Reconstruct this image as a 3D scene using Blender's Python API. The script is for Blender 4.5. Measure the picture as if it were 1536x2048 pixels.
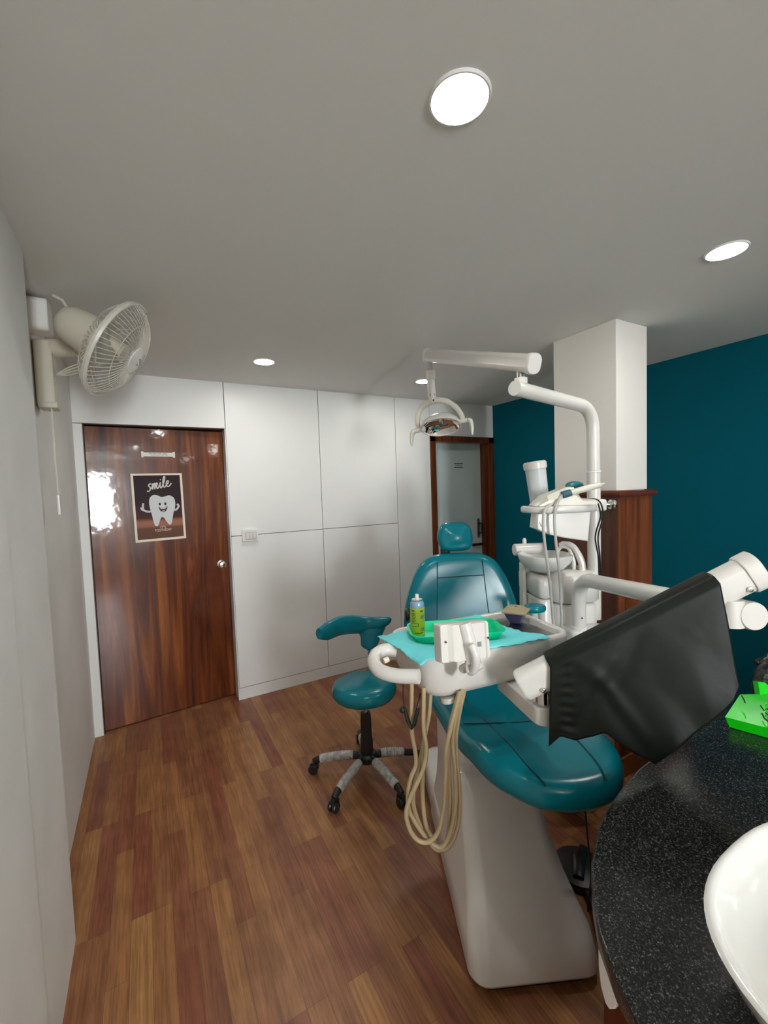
import bpy, bmesh, math, random
from mathutils import Vector, Matrix
random.seed(7)
PI = math.pi
for o in list(bpy.data.objects):
    bpy.data.objects.remove(o)
SC = bpy.context.scene
COL = SC.collection

# ------------------------------------------------------------------ camera
FPX, PITCH, ROLL, YAW, CAMZ = 846.88, -0.0539872, -0.0339982, 0.5097953, 1.53
_fw = Vector((math.sin(YAW) * math.cos(PITCH), math.cos(YAW) * math.cos(PITCH), math.sin(PITCH)))
_rt = Vector((math.cos(YAW), -math.sin(YAW), 0))
_up = _rt.cross(_fw)
RT = math.cos(ROLL) * _rt + math.sin(ROLL) * _up
UP = -math.sin(ROLL) * _rt + math.cos(ROLL) * _up
FW = _fw
cam_d = bpy.data.cameras.new('camera')
cam = bpy.data.objects.new('camera', cam_d)
COL.objects.link(cam)
cam_d.sensor_fit = 'HORIZONTAL'
cam_d.sensor_width = 36
cam_d.lens = FPX / 1536 * 36
cam_d.clip_start = 0.02
_m = Matrix((RT, UP, -FW)).transposed().to_4x4()
_m.translation = Vector((0, 0, CAMZ))
cam.matrix_world = _m
SC.camera = cam

# ------------------------------------------------------------------ world, view, light levels
w = bpy.data.worlds.new('world')
SC.world = w
w.use_nodes = True
w.node_tree.nodes['Background'].inputs[0].default_value = (0.5, 0.55, 0.6, 1)
w.node_tree.nodes['Background'].inputs[1].default_value = 0.05
SC.view_settings.view_transform = 'Standard'
SC.view_settings.look = 'None'
SC.view_settings.gamma = 1
SC.view_settings.use_curve_mapping = False
SC.view_settings.exposure = 0.88
LAMP = 78.0         # radiance of the ceiling downlights
WINDOW = 56.0         # radiance of the daylit window behind the camera
CEIL = 2.33


def at(px, py, t):
    """point of the room seen at photo position (px, py), t metres deep"""
    return Vector((0, 0, CAMZ)) + t * (RT * (px - 768) / FPX - UP * (py - 1024) / FPX + FW)


# ------------------------------------------------------------------ materials
def lin(r, g, b):
    f = lambda c: (c / 255 / 12.92) if c / 255 <= 0.04045 else ((c / 255 + 0.055) / 1.055) ** 2.4
    return (f(r), f(g), f(b), 1)


def mat(name, col, rough=0.5, metal=0.0, spec=0.5, coat=0.0, trans=0.0, alpha=1.0, emit=None, es=0.0, bump=None, var=None, ior=None):
    m = bpy.data.materials.new(name)
    m.use_nodes = True
    nt = m.node_tree
    b = nt.nodes['Principled BSDF']
    b.inputs['Base Color'].default_value = col
    b.inputs['Roughness'].default_value = rough
    b.inputs['Metallic'].default_value = metal
    b.inputs['Specular IOR Level'].default_value = spec
    b.inputs['Coat Weight'].default_value = coat
    b.inputs['Coat Roughness'].default_value = 0.06
    b.inputs['Transmission Weight'].default_value = trans
    b.inputs['Alpha'].default_value = alpha
    if ior:
        b.inputs['IOR'].default_value = ior
    if emit:
        b.inputs['Emission Color'].default_value = emit
        b.inputs['Emission Strength'].default_value = es
    tc = nt.nodes.new('ShaderNodeTexCoord')
    if bump:
        sc, st, dist = bump
        n = nt.nodes.new('ShaderNodeTexNoise')
        n.inputs['Scale'].default_value = sc
        n.inputs['Detail'].default_value = 3
        bp = nt.nodes.new('ShaderNodeBump')
        bp.inputs['Strength'].default_value = st
        bp.inputs['Distance'].default_value = dist
        nt.links.new(tc.outputs['Object'], n.inputs['Vector'])
        nt.links.new(n.outputs['Fac'], bp.inputs['Height'])
        nt.links.new(bp.outputs['Normal'], b.inputs['Normal'])
    if var:
        sc, amt = var
        n = nt.nodes.new('ShaderNodeTexNoise')
        n.inputs['Scale'].default_value = sc
        n.inputs['Detail'].default_value = 4
        r = nt.nodes.new('ShaderNodeValToRGB')
        r.color_ramp.elements[0].position = 0.35
        r.color_ramp.elements[1].position = 0.65
        r.color_ramp.elements[0].color = [c * (1 - amt) for c in col[:3]] + [1]
        r.color_ramp.elements[1].color = [min(1, c * (1 + amt * 0.5)) for c in col[:3]] + [1]
        nt.links.new(tc.outputs['Object'], n.inputs['Vector'])
        nt.links.new(n.outputs['Fac'], r.inputs['Fac'])
        nt.links.new(r.outputs['Color'], b.inputs['Base Color'])
    return m


def wood(name, cols, sx, sz, axis='z', rough=0.3, coat=0.0, wavy=0.0, wave_scale=5.0, distort=1.2):
    """grain stretched along one axis of the object's coordinates"""
    m = mat(name, cols[1], rough, coat=coat, spec=0.25)
    nt = m.node_tree
    b = nt.nodes['Principled BSDF']
    tc = nt.nodes.new('ShaderNodeTexCoord')
    mp = nt.nodes.new('ShaderNodeMapping')
    s = {'z': (sx, sx, sz), 'x': (sz, sx, sx), 'y': (sx, sz, sx)}[axis]
    mp.inputs['Scale'].default_value = s
    n = nt.nodes.new('ShaderNodeTexNoise')
    n.inputs['Scale'].default_value = 1.0
    n.inputs['Detail'].default_value = 6
    n.inputs['Roughness'].default_value = 0.62
    n.inputs['Distortion'].default_value = distort
    r = nt.nodes.new('ShaderNodeValToRGB')
    el = r.color_ramp.elements
    el[0].position, el[0].color = 0.30, cols[0]
    el[1].position, el[1].color = 0.72, cols[2]
    e = el.new(0.5)
    e.color = cols[1]
    nt.links.new(tc.outputs['Object'], mp.inputs['Vector'])
    nt.links.new(mp.outputs['Vector'], n.inputs['Vector'])
    nt.links.new(n.outputs['Fac'], r.inputs['Fac'])
    nt.links.new(r.outputs['Color'], b.inputs['Base Color'])
    if wavy:
        wn = nt.nodes.new('ShaderNodeTexNoise')
        wn.inputs['Scale'].default_value = wave_scale
        wn.inputs['Detail'].default_value = 2
        bp = nt.nodes.new('ShaderNodeBump')
        bp.inputs['Strength'].default_value = wavy
        bp.inputs['Distance'].default_value = 0.01
        nt.links.new(tc.outputs['Object'], wn.inputs['Vector'])
        nt.links.new(wn.outputs['Fac'], bp.inputs['Height'])
        nt.links.new(bp.outputs['Normal'], b.inputs['Normal'])
        nt.links.new(bp.outputs['Normal'], b.inputs['Coat Normal'])
    return m


M = {}
M['wall'] = mat('white_wall_paint', (0.83, 0.83, 0.79, 1), 0.6, bump=(90, 0.15, 0.002), var=(3.0, 0.05))
M['column'] = mat('warm_white_column_paint', (0.83, 0.80, 0.74, 1), 0.55)
M['ceiling'] = mat('ceiling_paint', (0.78, 0.785, 0.745, 1), 0.85)
M['laminate'] = mat('white_laminate_panel', (0.82, 0.82, 0.79, 1), 0.38)
M['groove'] = mat('dark_panel_gap', (0.16, 0.15, 0.14, 1), 0.8)
M['teal_wall'] = mat('teal_wall_paint', (0.0003, 0.096, 0.132, 1), 0.7, spec=0.08, bump=(70, 0.12, 0.002))
M['vinyl'] = mat('teal_vinyl', (0.0015, 0.205, 0.262, 1), 0.22, spec=0.34, bump=(9, 0.06, 0.01), var=(4, 0.06))
M['vinyl_seam'] = mat('dark_teal_seam', lin(0, 58, 72), 0.5)
M['white'] = mat('white_gloss_plastic', (0.75, 0.73, 0.685, 1), 0.22)
M['fanplastic'] = mat('ivory_fan_plastic', (0.62, 0.58, 0.47, 1), 0.4)
M['basewhite'] = mat('warm_white_fibreglass', (0.84, 0.81, 0.76, 1), 0.18, coat=0.3)
M['ceramic'] = mat('white_ceramic', (0.84, 0.84, 0.80, 1), 0.08, coat=0.5)
M['offwhite'] = mat('ivory_plastic', (0.72, 0.70, 0.60, 1), 0.35)
M['chrome'] = mat('chrome', (0.75, 0.74, 0.72, 1), 0.15, metal=1)
M['steel'] = mat('brushed_steel', (0.45, 0.44, 0.43, 1), 0.35, metal=1, var=(14, 0.35))
M['mirror'] = mat('mirror_reflector', (0.9, 0.9, 0.9, 1), 0.03, metal=1)
M['black'] = mat('black_plastic', (0.012, 0.012, 0.012, 1), 0.4)
M['blackgloss'] = mat('black_gloss_plastic', (0.015, 0.015, 0.016, 1), 0.2)
M['darkgap'] = mat('dark_recess', (0.01, 0.01, 0.01, 1), 0.9)
M['wrap'] = mat('grey_plastic_film', (0.52, 0.51, 0.48, 1), 0.3, bump=(60, 0.9, 0.01), var=(40, 0.35))
M['hose'] = mat('tan_translucent_hose', lin(192, 172, 134), 0.3, spec=0.6)
M['greyhose'] = mat('light_grey_hose', (0.55, 0.54, 0.50, 1), 0.35)
M['aqua'] = mat('aqua_paper_drape', lin(118, 232, 238), 0.75, bump=(30, 0.5, 0.004))
M['mint'] = mat('mint_green_plastic', lin(0, 222, 160), 0.3)
M['mintpale'] = mat('pale_mint_plastic', lin(190, 230, 170), 0.35)
M['lime'] = mat('lime_label', lin(176, 200, 48), 0.35)
M['limedark'] = mat('label_print', lin(70, 90, 30), 0.5)
M['canblue'] = mat('pale_blue_can', lin(150, 185, 225), 0.25, metal=0.3)
M['greyblue'] = mat('label_grey_blue', lin(110, 150, 140), 0.4)
M['cobalt'] = mat('cobalt_blue_ceramic', lin(35, 38, 120), 0.08, coat=0.6)
M['sand'] = mat('sand_coloured_lid', lin(176, 164, 128), 0.6, bump=(60, 0.3, 0.003))
M['drape'] = mat('dark_plastic_sheet', lin(19, 23, 18), 0.48, spec=0.25, bump=(14, 0.25, 0.01))
M['green'] = mat('bright_green_plastic', lin(10, 205, 15), 0.35)
M['darkbag'] = mat('dark_grey_plastic_bag', lin(44, 46, 44), 0.35, bump=(18, 0.8, 0.02))
M['ink'] = mat('black_ink', (0.01, 0.01, 0.01, 1), 0.6)
M['greyink'] = mat('grey_ink', (0.25, 0.25, 0.24, 1), 0.6)
M['paper'] = mat('white_card', (0.78, 0.77, 0.73, 1), 0.4)
M['cream'] = mat('cream_border', lin(240, 226, 205), 0.5)
M['toothwhite'] = mat('tooth_print', lin(212, 216, 216), 0.5)
M['toothshade'] = mat('tooth_print_grey', lin(178, 186, 190), 0.5)
M['pinkink'] = mat('pink_print', lin(214, 120, 150), 0.5)
M['creamink'] = mat('cream_print', lin(236, 214, 190), 0.5)
M['greydoor'] = mat('grey_laminate', lin(196, 206, 203), 0.35)
M['clear'] = mat('frosted_clear_plastic', (0.80, 0.84, 0.86, 1), 0.25, trans=0.3, ior=1.2)
M['fanblade'] = mat('smoky_fan_blade', (0.55, 0.56, 0.50, 1), 0.25, alpha=0.45)
M['cage'] = mat('ivory_cage_wire', (0.66, 0.63, 0.55, 1), 0.35)
M['tealplastic'] = mat('teal_plastic', lin(30, 110, 115), 0.35)
M['tealcollar'] = mat('slate_teal_rubber', lin(50, 92, 108), 0.5)
M['lamp'] = mat('lit_diffuser', (1, 1, 1, 1), 0.5, emit=(1.0, 0.98, 0.94, 1), es=LAMP)
M['lampring'] = mat('white_trim_ring', (0.8, 0.8, 0.78, 1), 0.4)
M['window'] = mat('daylit_frosted_glass', (0.9, 0.9, 0.9, 1), 0.4, emit=(0.92, 0.97, 1.0, 1), es=WINDOW)
M['door'] = wood('glossy_walnut_veneer', (lin(44, 13, 4), lin(104, 47, 14), lin(158, 92, 36)), 10, 0.6, 'z', 0.30, 0.72, 0.075, 13.0, 1.0)
M['frame'] = wood('brown_door_frame_wood', (lin(60, 24, 10), lin(98, 48, 20), lin(122, 66, 30)), 22, 1.2, 'z', 0.3, 0.3)
M['jamb'] = wood('dark_jamb_wood', (lin(34, 14, 6), lin(52, 24, 10), lin(66, 32, 14)), 20, 1.2, 'z', 0.45)
M['wains'] = wood('reddish_walnut_veneer', (lin(66, 28, 14), lin(104, 54, 28), lin(138, 80, 46)), 14, 0.8, 'z', 0.3, 0.3)
M['skirt'] = wood('orange_skirting_wood', (lin(120, 70, 36), lin(150, 92, 52), lin(168, 108, 64)), 3, 1.0, 'y', 0.4)
M['rail'] = wood('red_brown_rail_wood', (lin(78, 36, 24), lin(98, 48, 34), lin(112, 58, 42)), 3, 1.0, 'x', 0.25, 0.3)
M['cabinet'] = wood('dark_cabinet_wood', (lin(70, 26, 8), lin(98, 46, 18), lin(126, 66, 28)), 10, 0.8, 'z', 0.35)


def floor_mat():
    m = mat('laminate_strip_floor', lin(130, 88, 58), 0.36, spec=0.4)
    nt = m.node_tree
    L = nt.links.new
    b = nt.nodes['Principled BSDF']
    tc = nt.nodes.new('ShaderNodeTexCoord')
    sep = nt.nodes.new('ShaderNodeSeparateXYZ')
    L(tc.outputs['Object'], sep.inputs[0])
    cmb = nt.nodes.new('ShaderNodeCombineXYZ')
    L(sep.outputs['Y'], cmb.inputs['X'])
    L(sep.outputs['X'], cmb.inputs['Y'])
    br = nt.nodes.new('ShaderNodeTexBrick')
    br.offset, br.offset_frequency, br.squash = 0.37, 3, 1.0
    br.inputs['Scale'].default_value = 1.0
    br.inputs['Brick Width'].default_value = 0.58
    br.inputs['Row Height'].default_value = 0.066
    br.inputs['Mortar Size'].default_value = 0.0006
    br.inputs['Mortar Smooth'].default_value = 0.3
    br.inputs['Bias'].default_value = -0.1
    br.inputs['Color1'].default_value = (0, 0, 0, 1)
    br.inputs['Color2'].default_value = (1, 1, 1, 1)
    br.inputs['Mortar'].default_value = (0.2, 0.2, 0.2, 1)
    L(cmb.outputs[0], br.inputs['Vector'])
    r1 = nt.nodes.new('ShaderNodeValToRGB')
    e = r1.color_ramp.elements
    e[0].position, e[0].color = 0.0, lin(150, 92, 68)
    e[1].position, e[1].color = 1.0, lin(198, 152, 98)
    for p, c in ((0.25, lin(152, 102, 72)), (0.5, lin(166, 116, 76)), (0.8, lin(174, 124, 80))):
        q = e.new(p)
        q.color = c
    L(br.outputs['Color'], r1.inputs['Fac'])
    mp = nt.nodes.new('ShaderNodeMapping')
    mp.inputs['Scale'].default_value = (26, 1.3, 1)
    L(tc.outputs['Object'], mp.inputs['Vector'])
    n = nt.nodes.new('ShaderNodeTexNoise')
    n.inputs['Scale'].default_value = 1.0
    n.inputs['Detail'].default_value = 7
    n.inputs['Distortion'].default_value = 0.9
    L(mp.outputs[0], n.inputs['Vector'])
    r2 = nt.nodes.new('ShaderNodeValToRGB')
    r2.color_ramp.elements[0].position = 0.30
    r2.color_ramp.elements[0].color = (0.74, 0.70, 0.68, 1)
    r2.color_ramp.elements[1].position = 0.70
    r2.color_ramp.elements[1].color = (1.14, 1.12, 1.06, 1)
    L(n.outputs['Fac'], r2.inputs['Fac'])
    mx = nt.nodes.new('ShaderNodeMix')
    mx.data_type = 'RGBA'
    mx.blend_type = 'MULTIPLY'
    mx.inputs[0].default_value = 1.0
    L(r1.outputs['Color'], mx.inputs[6])
    L(r2.outputs['Color'], mx.inputs[7])
    mpf = nt.nodes.new('ShaderNodeMapping')
    mpf.inputs['Scale'].default_value = (150, 7, 1)
    L(tc.outputs['Object'], mpf.inputs['Vector'])
    nf = nt.nodes.new('ShaderNodeTexNoise')
    nf.inputs['Scale'].default_value = 1.0
    nf.inputs['Detail'].default_value = 5
    nf.inputs['Distortion'].default_value = 0.6
    L(mpf.outputs[0], nf.inputs['Vector'])
    rf_ = nt.nodes.new('ShaderNodeValToRGB')
    rf_.color_ramp.elements[0].position = 0.36
    rf_.color_ramp.elements[0].color = (0.70, 0.66, 0.64, 1)
    rf_.color_ramp.elements[1].position = 0.60
    rf_.color_ramp.elements[1].color = (1.06, 1.06, 1.04, 1)
    L(nf.outputs['Fac'], rf_.inputs['Fac'])
    mxf = nt.nodes.new('ShaderNodeMix')
    mxf.data_type = 'RGBA'
    mxf.blend_type = 'MULTIPLY'
    mxf.inputs[0].default_value = 0.8
    L(mx.outputs[2], mxf.inputs[6])
    L(rf_.outputs['Color'], mxf.inputs[7])
    n3 = nt.nodes.new('ShaderNodeTexNoise')
    n3.inputs['Scale'].default_value = 7
    n3.inputs['Detail'].default_value = 3
    L(tc.outputs['Object'], n3.inputs['Vector'])
    mx2 = nt.nodes.new('ShaderNodeMix')
    mx2.data_type = 'RGBA'
    mx2.blend_type = 'MULTIPLY'
    r3 = nt.nodes.new('ShaderNodeValToRGB')
    r3.color_ramp.elements[0].position = 0.35
    r3.color_ramp.elements[0].color = (0.84, 0.80, 0.80, 1)
    r3.color_ramp.elements[1].position = 0.6
    r3.color_ramp.elements[1].color = (1, 1, 1, 1)
    L(n3.outputs['Fac'], r3.inputs['Fac'])
    mx2.inputs[0].default_value = 1.0
    L(mxf.outputs[2], mx2.inputs[6])
    L(r3.outputs['Color'], mx2.inputs[7])
    mx3 = nt.nodes.new('ShaderNodeMix')
    mx3.data_type = 'RGBA'
    L(br.outputs['Fac'], mx3.inputs[0])
    L(mx2.outputs[2], mx3.inputs[6])
    mx3.inputs[7].default_value = lin(104, 66, 44)
    L(mx3.outputs[2], b.inputs['Base Color'])
    return m


M['floor'] = floor_mat()


def granite_mat():
    m = mat('black_granite', (0.012, 0.013, 0.013, 1), 0.16, spec=0.5)
    nt = m.node_tree
    L = nt.links.new
    b = nt.nodes['Principled BSDF']
    tc = nt.nodes.new('ShaderNodeTexCoord')
    n = nt.nodes.new('ShaderNodeTexNoise')
    n.inputs['Scale'].default_value = 330
    n.inputs['Detail'].default_value = 3
    n.inputs['Roughness'].default_value = 0.7
    r = nt.nodes.new('ShaderNodeValToRGB')
    e = r.color_ramp.elements
    e[0].position, e[0].color = 0.47, (0.008, 0.009, 0.009, 1)
    e[1].position, e[1].color = 0.74, (0.30, 0.30, 0.29, 1)
    q = e.new(0.60)
    q.color = (0.045, 0.046, 0.045, 1)
    L(tc.outputs['Object'], n.inputs['Vector'])
    L(n.outputs['Fac'], r.inputs['Fac'])
    L(r.outputs['Color'], b.inputs['Base Color'])
    return m


M['granite'] = granite_mat()


def print_mat():
    m = mat('poster_print', lin(70, 46, 40), 0.5, spec=0.15)
    nt = m.node_tree
    L = nt.links.new
    b = nt.nodes['Principled BSDF']
    tc = nt.nodes.new('ShaderNodeTexCoord')
    sep = nt.nodes.new('ShaderNodeSeparateXYZ')
    L(tc.outputs['Generated'], sep.inputs[0])
    r = nt.nodes.new('ShaderNodeValToRGB')
    e = r.color_ramp.elements
    e[0].position, e[0].color = 0.0, lin(104, 72, 56)
    e[1].position, e[1].color = 1.0, lin(46, 32, 36)
    for p, c in ((0.17, lin(112, 78, 62)), (0.205, lin(160, 108, 88)), (0.27, lin(168, 112, 92)), (0.33, lin(78, 48, 46)), (0.6, lin(52, 36, 40))):
        q = e.new(p)
        q.color = c
    L(sep.outputs['Z'], r.inputs['Fac'])
    L(r.outputs['Color'], b.inputs['Base Color'])
    return m


M['print'] = print_mat()


# ------------------------------------------------------------------ mesh helpers
class MB:
    """collects shapes; build() links them as ONE mesh object"""

    def __init__(self):
        self.v, self.f = [], []

    def add(self, verts, faces, mtx=None):
        o = len(self.v)
        for p in verts:
            p = Vector(p)
            self.v.append(mtx @ p if mtx else p)
        for f in faces:
            self.f.append([i + o for i in f])
        return self

    def loft(self, rings, closed=True, cap0=True, cap1=True, mtx=None):
        n = len(rings[0])
        vs = [p for r in rings for p in r]
        fs = []
        for i in range(len(rings) - 1):
            for j in range(n if closed else n - 1):
                a, b = i * n + j, i * n + (j + 1) % n
                fs.append((a, b, b + n, a + n))
        if closed and cap0:
            fs.append(tuple(range(n - 1, -1, -1)))
        if closed and cap1:
            k = (len(rings) - 1) * n
            fs.append(tuple(range(k, k + n)))
        return self.add(vs, fs, mtx)

    def box(self, c, s, bevel=0.0, mtx=None, seg=2):
        bm = bmesh.new()
        bmesh.ops.create_cube(bm, size=1)
        for vv in bm.verts:
            vv.co = Vector((vv.co.x * s[0], vv.co.y * s[1], vv.co.z * s[2]))
        if bevel > 0:
            bmesh.ops.bevel(bm, geom=list(bm.edges), offset=bevel, segments=seg, profile=0.5, affect='EDGES')
        bm.verts.index_update()
        t = Matrix.Translation(Vector(c))
        mm = (mtx @ t) if mtx else t
        self.add([vv.co.copy() for vv in bm.verts], [[q.index for q in f.verts] for f in bm.faces], mm)
        bm.free()
        return self

    def bb(self, x0, x1, y0, y1, z0, z1, bevel=0.0):
        return self.box(((x0 + x1) / 2, (y0 + y1) / 2, (z0 + z1) / 2), (x1 - x0, y1 - y0, z1 - z0), bevel)

    def tube(self, pts, r, seg=12, caps=True, flat=1.0, mtx=None):
        pts = [Vector(p) for p in pts]
        rs = r if isinstance(r, (list, tuple)) else [r] * len(pts)
        rings = []
        nrm = None
        for i, p in enumerate(pts):
            if i == 0:
                t = pts[1] - pts[0]
            elif i == len(pts) - 1:
                t = pts[-1] - pts[-2]
            else:
                t = (pts[i + 1] - pts[i]).normalized() + (pts[i] - pts[i - 1]).normalized()
            t = t.normalized() if t.length > 1e-9 else Vector((0, 0, 1))
            if nrm is None:
                a = Vector((0, 0, 1)) if abs(t.z) < 0.9 else Vector((1, 0, 0))
                nrm = (a - t * a.dot(t)).normalized()
            else:
                nrm = nrm - t * nrm.dot(t)
                nrm = nrm.normalized() if nrm.length > 1e-6 else t.orthogonal().normalized()
            bn = t.cross(nrm)
            rings.append([p + rs[i] * (math.cos(2 * PI * k / seg) * nrm * flat + math.sin(2 * PI * k / seg) * bn) for k in range(seg)])
        return self.loft(rings, True, caps, caps, mtx)

    def lathe(self, prof, o=(0, 0, 0), axis=(0, 0, 1), seg=28, sy=1.0):
        """profile of (radius, height) turned round an axis"""
        ax = Vector(axis).normalized()
        a = ax.orthogonal().normalized() if abs(ax.z) < 0.999 else Vector((1, 0, 0))
        b = ax.cross(a)
        o = Vector(o)
        rings = [[o + ax * h + max(r, 1e-5) * (math.cos(2 * PI * k / seg) * a + sy * math.sin(2 * PI * k / seg) * b) for k in range(seg)] for r, h in prof]
        return self.loft(rings)

    def ball(self, c, r, seg=16, sc=(1, 1, 1), mtx=None):
        rings = []
        n = max(6, seg // 2)
        for i in range(n + 1):
            th = PI * i / n
            rr = max(math.sin(th), 1e-4)
            rings.append([Vector(c) + Vector((r * sc[0] * rr * math.cos(2 * PI * k / seg), r * sc[1] * rr * math.sin(2 * PI * k / seg), -r * sc[2] * math.cos(th))) for k in range(seg)])
        return self.loft(rings, mtx=mtx)

    def slab(self, outline, z0, z1, bevel=0.0, fn=None, nb=3):
        """closed 2-D outline extruded from z0 to z1 with rounded rims; fn maps (a, b, h) to the room"""
        fn = fn or (lambda a, b, h: Vector((a, b, h)))
        rings = []
        if bevel > 0:
            for k in range(nb + 1):
                t = PI / 2 * k / nb
                rings.append((bevel * (1 - math.sin(t)), z0 + bevel * (1 - math.cos(t))))
            for k in range(nb + 1):
                t = PI / 2 * k / nb
                rings.append((bevel * (1 - math.cos(t)), z1 - bevel * (1 - math.sin(t))))
        else:
            rings = [(0, z0), (0, z1)]
        return self.loft([[fn(a, b, h) for a, b in inset(outline, d)] for d, h in rings])

    def pillow(self, outline, h, er, dome, fn, nb=6, nd=6):
        """padded cushion: fully rounded rim, slightly domed top"""
        rings = []
        o1 = inset(outline, er * 0.8)
        cx = sum(p[0] for p in o1) / len(o1)
        cy = sum(p[1] for p in o1) / len(o1)
        rings.append([fn(a, b, 0) for a, b in inset(outline, er)])
        for k in range(1, 2 * nb):
            t = PI * k / (2 * nb)
            rings.append([fn(a, b, h * (0.5 - 0.5 * math.cos(t))) for a, b in inset(outline, er * (1 - math.sin(t) ** 0.8))])
        o2 = inset(outline, er)
        rx = max(abs(p[0] - cx) for p in o2)
        ry = max(abs(p[1] - cy) for p in o2)
        for k in range(nd + 1):
            f = 1 - k / nd * 0.97
            ring = []
            for a, b in o2:
                g = math.atan2((b - cy) / ry, (a - cx) / rx)
                m_ = min(1, 1.6 * (1 - f))
                ex, ey_ = rx * math.cos(g), ry * math.sin(g)
                ring.append(fn(cx + ((a - cx) * (1 - m_) + ex * m_) * f, cy + ((b - cy) * (1 - m_) + ey_ * m_) * f, h + dome * (1 - f * f)))
            rings.append(ring)
        return self.loft(rings)

    def grid(self, fn, nu, nv):
        vs = [fn(i / nu, j / nv) for i in range(nu + 1) for j in range(nv + 1)]
        fs = []
        for i in range(nu):
            for j in range(nv):
                a = i * (nv + 1) + j
                fs.append((a, a + 1, a + nv + 2, a + nv + 1))
        return self.add(vs, fs)

    def build(self, name, material, parent=None, smooth=35, solid=0.0):
        me = bpy.data.meshes.new(name)
        off = Vector((0, 0, 0))
        if parent is not None:
            off = parent['_o'] if '_o' in parent else off
            off = Vector(off)
        me.from_pydata([tuple(p - off) for p in self.v], [], self.f)
        bm = bmesh.new()
        bm.from_mesh(me)
        bmesh.ops.remove_doubles(bm, verts=bm.verts, dist=1e-6)
        bmesh.ops.recalc_face_normals(bm, faces=bm.faces)
        for f in bm.faces:
            f.smooth = True
        lim = math.radians(smooth)
        for e in bm.edges:
            if len(e.link_faces) == 2 and e.calc_face_angle(0) > lim:
                e.smooth = False
        bm.to_mesh(me)
        bm.free()
        me.materials.append(material)
        o = bpy.data.objects.new(name, me)
        COL.objects.link(o)
        if parent is not None:
            o.parent = parent
            o['_o'] = tuple(off)
        if smooth < 50:
            md = o.modifiers.new('weighted_normals', 'WEIGHTED_NORMAL')
            md.keep_sharp = True
            md.weight = 90
        if solid:
            md = o.modifiers.new('thickness', 'SOLIDIFY')
            md.thickness = solid
            md.offset = 0
        return o


def inset(pts, d):
    """closed counter-clockwise outline moved inwards by d"""
    if abs(d) < 1e-9:
        return list(pts)
    n = len(pts)
    out = []
    for i in range(n):
        p0, p1, p2 = pts[i - 1], pts[i], pts[(i + 1) % n]
        a = Vector((p1[0] - p0[0], p1[1] - p0[1]))
        b = Vector((p2[0] - p1[0], p2[1] - p1[1]))
        a = a.normalized() if a.length > 1e-9 else b.normalized()
        b = b.normalized() if b.length > 1e-9 else a
        t = (a + b)
        t = t.normalized() if t.length > 1e-6 else a
        nn = Vector((-t.y, t.x))
        c = max(0.5, nn.dot(Vector((-a.y, a.x))))
        out.append((p1[0] + nn.x * d / c, p1[1] + nn.y * d / c))
    return out


def rrect(w, h, r, n=5, cx=0, cy=0):
    out = []
    for sx, sy, a0 in ((1, 1, 0), (-1, 1, 90), (-1, -1, 180), (1, -1, 270)):
        for k in range(n + 1):
            a = math.radians(a0 + 90 * k / n)
            out.append((cx + sx * (w / 2 - r) + r * math.cos(a), cy + sy * (h / 2 - r) + r * math.sin(a)))
    return out


def spline(pts, per=6, closed=False):
    """Catmull-Rom through the points"""
    P = [Vector(p) for p in pts]
    n = len(P)
    out = []
    for i in range(n if closed else n - 1):
        if closed:
            p0, p1, p2, p3 = P[i - 1], P[i], P[(i + 1) % n], P[(i + 2) % n]
        else:
            p1, p2 = P[i], P[i + 1]
            p0 = P[i - 1] if i > 0 else p1 * 2 - p2
            p3 = P[i + 2] if i + 2 < n else p2 * 2 - p1
        for k in range(per):
            t = k / per
            out.append(0.5 * ((2 * p1) + (p2 - p0) * t + (2 * p0 - 5 * p1 + 4 * p2 - p3) * t * t + (3 * p1 - p0 - 3 * p2 + p3) * t ** 3))
    if not closed:
        out.append(P[-1])
    return out


def ccw(pts):
    a = sum(pts[i - 1][0] * pts[i][1] - pts[i][0] * pts[i - 1][1] for i in range(len(pts)))
    return list(pts) if a > 0 else list(reversed(pts))


def thing(name, loc, label, cat, group=None):
    o = bpy.data.objects.new(name, None)
    o.empty_display_size = 0.05
    COL.objects.link(o)
    o.location = loc
    o['_o'] = tuple(loc)
    return tag(o, label, cat, group)


def tag(o, label, cat, group=None):
    o['label'] = label
    o['category'] = cat
    if group:
        o['group'] = group
    return o


def struct(o):
    o['kind'] = 'structure'
    return o


def text_mesh(body, size, name, material, mtx, parent, extrude=0.0004):
    cu = bpy.data.curves.new(name, 'FONT')
    cu.body = body
    cu.size = size
    cu.extrude = extrude
    cu.align_x = 'CENTER'
    cu.align_y = 'CENTER'
    t = bpy.data.objects.new(name, cu)
    COL.objects.link(t)
    bpy.context.view_layer.update()
    me = bpy.data.meshes.new_from_object(t.evaluated_get(bpy.context.evaluated_depsgraph_get()))
    bpy.data.objects.remove(t)
    off = Vector(parent['_o'])
    me.transform(Matrix.Translation(-off) @ mtx)
    me.materials.clear()
    me.materials.append(material)
    o = bpy.data.objects.new(name, me)
    COL.objects.link(o)
    o.parent = parent
    o['_o'] = tuple(off)
    return o


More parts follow.
